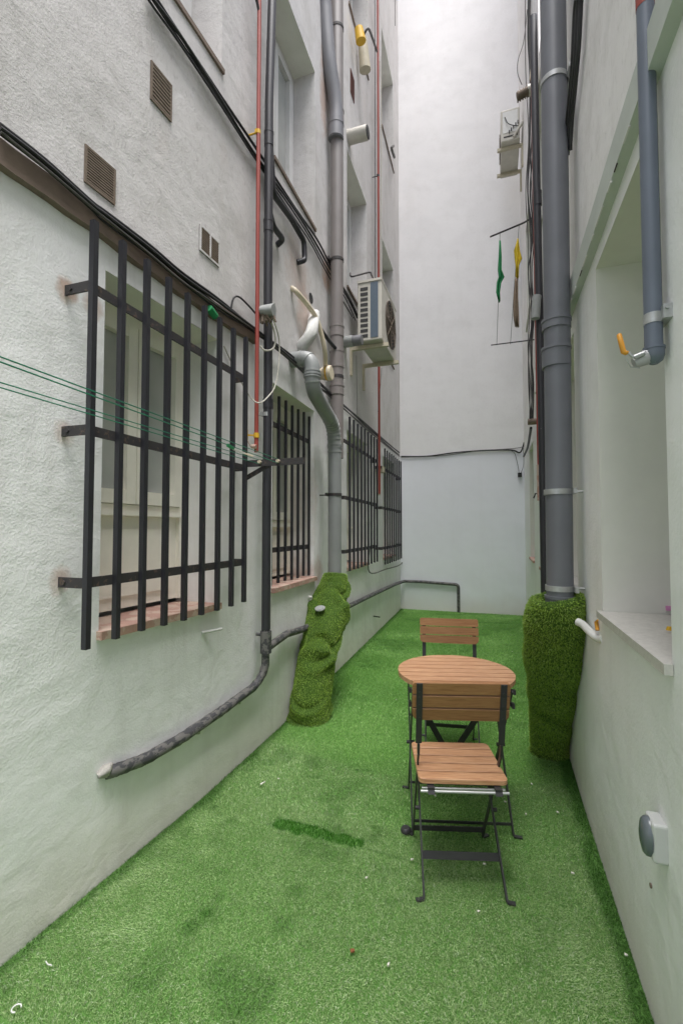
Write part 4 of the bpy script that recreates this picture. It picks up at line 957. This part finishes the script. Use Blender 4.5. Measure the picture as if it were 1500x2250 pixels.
def make_chair(label):
    t = thing('folding_chair', label, 'chair', (0, 0, 0), 'folding wood and metal chairs')
    # seat
    m = MB(); n_ = 5; y0, y1 = -.185, .135; sw = (y1 - y0) / n_; hw = .172
    for k in range(n_):
        rc = (.022, .022, 0, 0) if k == 0 else ((0, 0, .022, .022) if k == n_ - 1 else (0, 0, 0, 0))
        slat(m, -hw, hw, y0 + k * sw + .0042, y0 + (k + 1) * sw - .0042, .434, .452, .13 + .17 * k, rc)
    obj_local(m, 'seat', 'wood', t)
    # backrest, built flat then tilted
    m = MB(); bh = .168; sh = bh / 3
    for k in range(3):
        rc = (.028, .028, 0, 0) if k == 0 else ((0, 0, .012, .012) if k == 2 else (0, 0, 0, 0))
        slat(m, -.192, .192, k * sh + .0028, (k + 1) * sh - .0028, -.016, 0, .21 + .23 * k, rc)
    bz, byy = .652, -.128; tilt = R(101)
    obj_local(m, 'backrest', 'wood_back', t, (tilt, 0, 0), (0, byy, bz))
    ux = .165
    dy, dz = math.cos(tilt), math.sin(tilt)     # direction up the backrest
    nrm = Vector((0, -dz, dy))                 # local +z of the board (towards the rear)
    for s in (-1, 1):
        m = MB(); a = Vector((s * ux, byy, bz)) + nrm * .0035; top = a + Vector((0, dy, dz)) * .164; lo = a - Vector((0, dy, dz)) * .095
        m.bar(lo, top, .024, .005, nrm)
        mid = Vector((s * (ux - .003), -.100, .52))
        foot = Vector((s * .160, .185, .004)); piv = Vector((s * .160, .015, .235))
        p2 = lo; m.bar(p2, Vector((s * ux, lo.y + .012, lo.z - .05)), .010, .016, nrm)
        m.bar(Vector((s * ux, lo.y + .010, lo.z - .045)), foot, .0065, .018, (0, 1, .5))
        m.bar(foot + Vector((0, -.005, 0)), foot + Vector((s * .028, .010, 0)), .018, .006)
        for k in range(6):
            c_ = a + Vector((0, dy, dz)) * (.018 + .0275 * k + (.006 if k % 2 else 0)) + nrm * .003; m.tube([c_, c_ + nrm * .0025], .0035, 8)
        obj_local(m, 'leg', 'black_metal', t)
        m = MB(); rf = Vector((s * .157, -.19, .004)); fr = Vector((s * .147, .115, .428))
        m.bar(fr, rf, .0065, .018, (0, 1, -.5)); m.bar(rf, rf + Vector((s * .03, -.006, -.001)), .018, .006)
        m.tube([Vector((s * .148, -.018, .245)), Vector((s * .170, -.018, .245))], .008, 10)
        obj_local(m, 'leg', 'black_metal', t)
        m = MB(); m.bar((s * .128, -.205, .427), (s * .128, .115, .427), .026, .006); m.bar((s * .128, -.195, .43), (s * .128, -.21, .408), .026, .005)
        obj_local(m, 'seat_rail', 'black_metal', t)
    m = MB(); m.tube([(-.168, -.198, .414), (.168, -.198, .414)], .0055, 10); m.tube([(-.160, -.172, .412), (.160, -.172, .412)], .0055, 10); obj_local(m, 'rod', 'steel', t)
    def on(p, q, z): f_ = (z - p[2]) / (q[2] - p[2]); return p[1] + (q[1] - p[1]) * f_
    yb = on((0, .115, .428), (0, -.19, .004), .115)
    m = MB(); m.bar((-.154, yb, .115), (.154, yb, .115), .005, .028, (0, .45, 1)); obj_local(m, 'stretcher', 'black_metal', t)
    m = MB(); m.bar((-.160, .165, .045), (.160, .165, .045), .006, .022); obj_local(m, 'stretcher', 'black_metal', t)
    m = MB(); m.bar((-.15, .085, .40), (.15, .085, .40), .006, .018); obj_local(m, 'stretcher', 'black_metal', t)
    return t
ch = make_chair('nearer folding chair seen from behind, its back against the round table')
ch2 = ch.copy(); C.objects.link(ch2); ch2['label'] = 'farther folding chair facing the viewer on the far side of the table'
for o in list(ch.children):
    c_ = o.copy(); C.objects.link(c_); c_.parent = ch2
ch.location = (-.168, 2.035, .004); ch.rotation_euler = (0, 0, R(15.5))
ch2.location = (-.272, 3.04, .004); ch2.rotation_euler = (0, 0, R(188.5))

t = thing('round_table', 'small round slatted wood folding table on black metal legs between the chairs', 'table', (0, 0, 0))
m = MB(); rt_ = .285; ns = 9; wd_ = 2 * rt_ / ns
for k in range(ns):
    y0 = -rt_ + k * wd_ + .003; y1 = -rt_ + (k + 1) * wd_ - .003
    ys_ = np.linspace(y0, y1, 9); pts = [(math.sqrt(max(rt_ ** 2 - yy_ ** 2, 1e-4)), yy_) for yy_ in ys_] + [(-math.sqrt(max(rt_ ** 2 - yy_ ** 2, 1e-4)), yy_) for yy_ in ys_[::-1]]
    n_ = len(pts); vs = [(p[0], p[1], .690) for p in pts] + [(p[0], p[1], .711) for p in pts]
    m.add(vs, [tuple(range(n_))[::-1], tuple(range(n_, 2 * n_))] + [(i, (i + 1) % n_, n_ + (i + 1) % n_, n_ + i) for i in range(n_)], a=.11 + .19 * k)
obj_local(m, 'tabletop', 'wood', t)
for s in (-1, 1):
    m = MB(); m.bar((s * .232, -.15, .004), (s * .222, .17, .675), .0065, .020, (0, 1, -.5)); m.bar((s * .232, -.15, .004), (s * .270, -.158, .003), .018, .006); obj_local(m, 'leg', 'black_metal', t)
    m = MB(); m.bar((s * .218, .22, .004), (s * .228, -.17, .675), .0065, .020, (0, 1, .5)); m.bar((s * .218, .22, .004), (s * .25, .228, .003), .018, .006)
    m.tube([(s * .205, .015, .345), (s * .244, .015, .345)], .009, 10)
    obj_local(m, 'leg', 'black_metal', t)
    m = MB(); m.bar((s * .19, -.20, .682), (s * .19, .20, .682), .030, .010); m.tube([(s * .20, -.16, .665), (s * .246, -.16, .665)], .006, 8); m.box((s * .240 - .006, -.170, .655), (s * .240 + .006, -.150, .676)); m.box((s * .240 - .006, -.155, .585), (s * .240 + .006, -.125, .608)); m.tube([(s * .20, -.14, .597), (s * .246, -.14, .597)], .005, 8)
    obj_local(m, 'rail', 'black_metal', t)
m = MB(); m.bar((-.23, -.13, .045), (.23, -.13, .045), .005, .012); obj_local(m, 'stretcher', 'black_metal', t)
m = MB(); m.bar((-.218, .19, .05), (.218, .19, .05), .005, .012); obj_local(m, 'stretcher', 'black_metal', t)
m = MB(); m.bar((-.135, .10, .45), (-.012, .16, .22), .030, .005, (0, 1, 0)); m.bar((.135, .10, .45), (.012, .16, .22), .030, .005, (0, 1, 0)); m.bar((-.222, .09, .452), (.222, .09, .452), .005, .012)
obj_local(m, 'brace', 'black_metal', t)
m = MB(); m.tube([(-.262, -.15, .006), (-.262, -.15, .020), (-.262, -.15, .026)], [.024, .024, .018], 16); m.bar((-.255, -.15, .010), (-.235, -.15, .010), .012, .008); obj_local(m, 'foot_cap', 'black_metal', t)
t.location = (-.190, 2.385, .004); t.rotation_euler = (0, 0, R(15))

# ------------------------------------------------------------------ litter on the turf
def scrap(u, v, L_, W_, lab, mat, name='scrap', cat='litter', a=0, group=None):
    q = hit(u, v, Z=.014); m = MB(); d = Vector((math.cos(a), math.sin(a), 0)); s_ = Vector((-d.y, d.x, 0))
    pts = [q - d * L_ / 2 - s_ * W_ / 2, q + d * L_ / 2 - s_ * W_ * .4, q + d * L_ * .45 + s_ * W_ / 2, q - d * L_ / 2 + s_ * W_ * .35]
    vs = pts + [p + Vector((0, 0, .003 + .003 * (i % 2))) for i, p in enumerate(pts)]
    m.add(vs, [(3, 2, 1, 0), (4, 5, 6, 7), (0, 1, 5, 4), (1, 2, 6, 5), (2, 3, 7, 6), (3, 0, 4, 7)]); m.build(name, mat, label=lab, cat=cat, group=group)
scrap(577, 1722, .035, .008, 'cigarette end lying on the turf left of the chairs', 'debris', 'cigarette_end', a=1.3)
scrap(774, 2091, .014, .012, 'tiny dry brown leaf on the turf in front of the near chair', 'leaf', 'dry_leaf', 'leaf', .5)
q = hit(36, 2218, Z=.016); m = MB(); m.tube([q + Vector((.012 * math.cos(a_), .012 * math.sin(a_), .002)) for a_ in np.linspace(.6, 5.4, 14)], .0022, 6); m.build('plastic_ring', 'white_pl', label='broken white plastic ring on the turf at the bottom left corner', cat='litter')
q = hit(105, 2120, Z=.016); m = MB(); m.tube([q + Vector((-.016, .006, 0)), q, q + Vector((.018, 0, .002))], .0018, 6); m.build('plastic_strip', 'white_pl', label='thin curved white strip on the turf near the left edge', cat='litter')
CR = [(956, 1750, 'under the seat of the near chair'), (1110, 1763, 'just right of the table leg'), (1168, 1724, 'in the open turf below the wide turf roll'), (1155, 1790, 'right of the near chair, one of a bright pair'),
      (1051, 2004, 'in front of the near chair between its feet'), (905, 1890, 'left of the near chair stretcher'), (1064, 1900, 'behind the flat stretcher of the near chair'), (1225, 1786, 'beside the right wall foot'),
      (870, 1538, 'left of the table level with the chair back'), (960, 1364, 'on the turf beside the far chair back top'), (1125, 1432, 'on the turf right of the far chair'), (885, 1414, 'on the turf left of the far chair'),
      (1375, 2100, 'near the right wall at the bottom of the picture'), (853, 2121, 'alone on the turf nearest the viewer'), (612, 1712, 'right of the cigarette end'), (805, 1930, 'below the dark imprint strip'), (1258, 1920, 'on the turf left of the socket')]
for k, (u, v, lb) in enumerate(CR):
    scrap(u, v, .009 + .004 * rnd.random(), .006, 'white crumb ' + lb, 'debris', 'crumb', 'litter', rnd.uniform(0, 3), 'white crumbs on the turf')
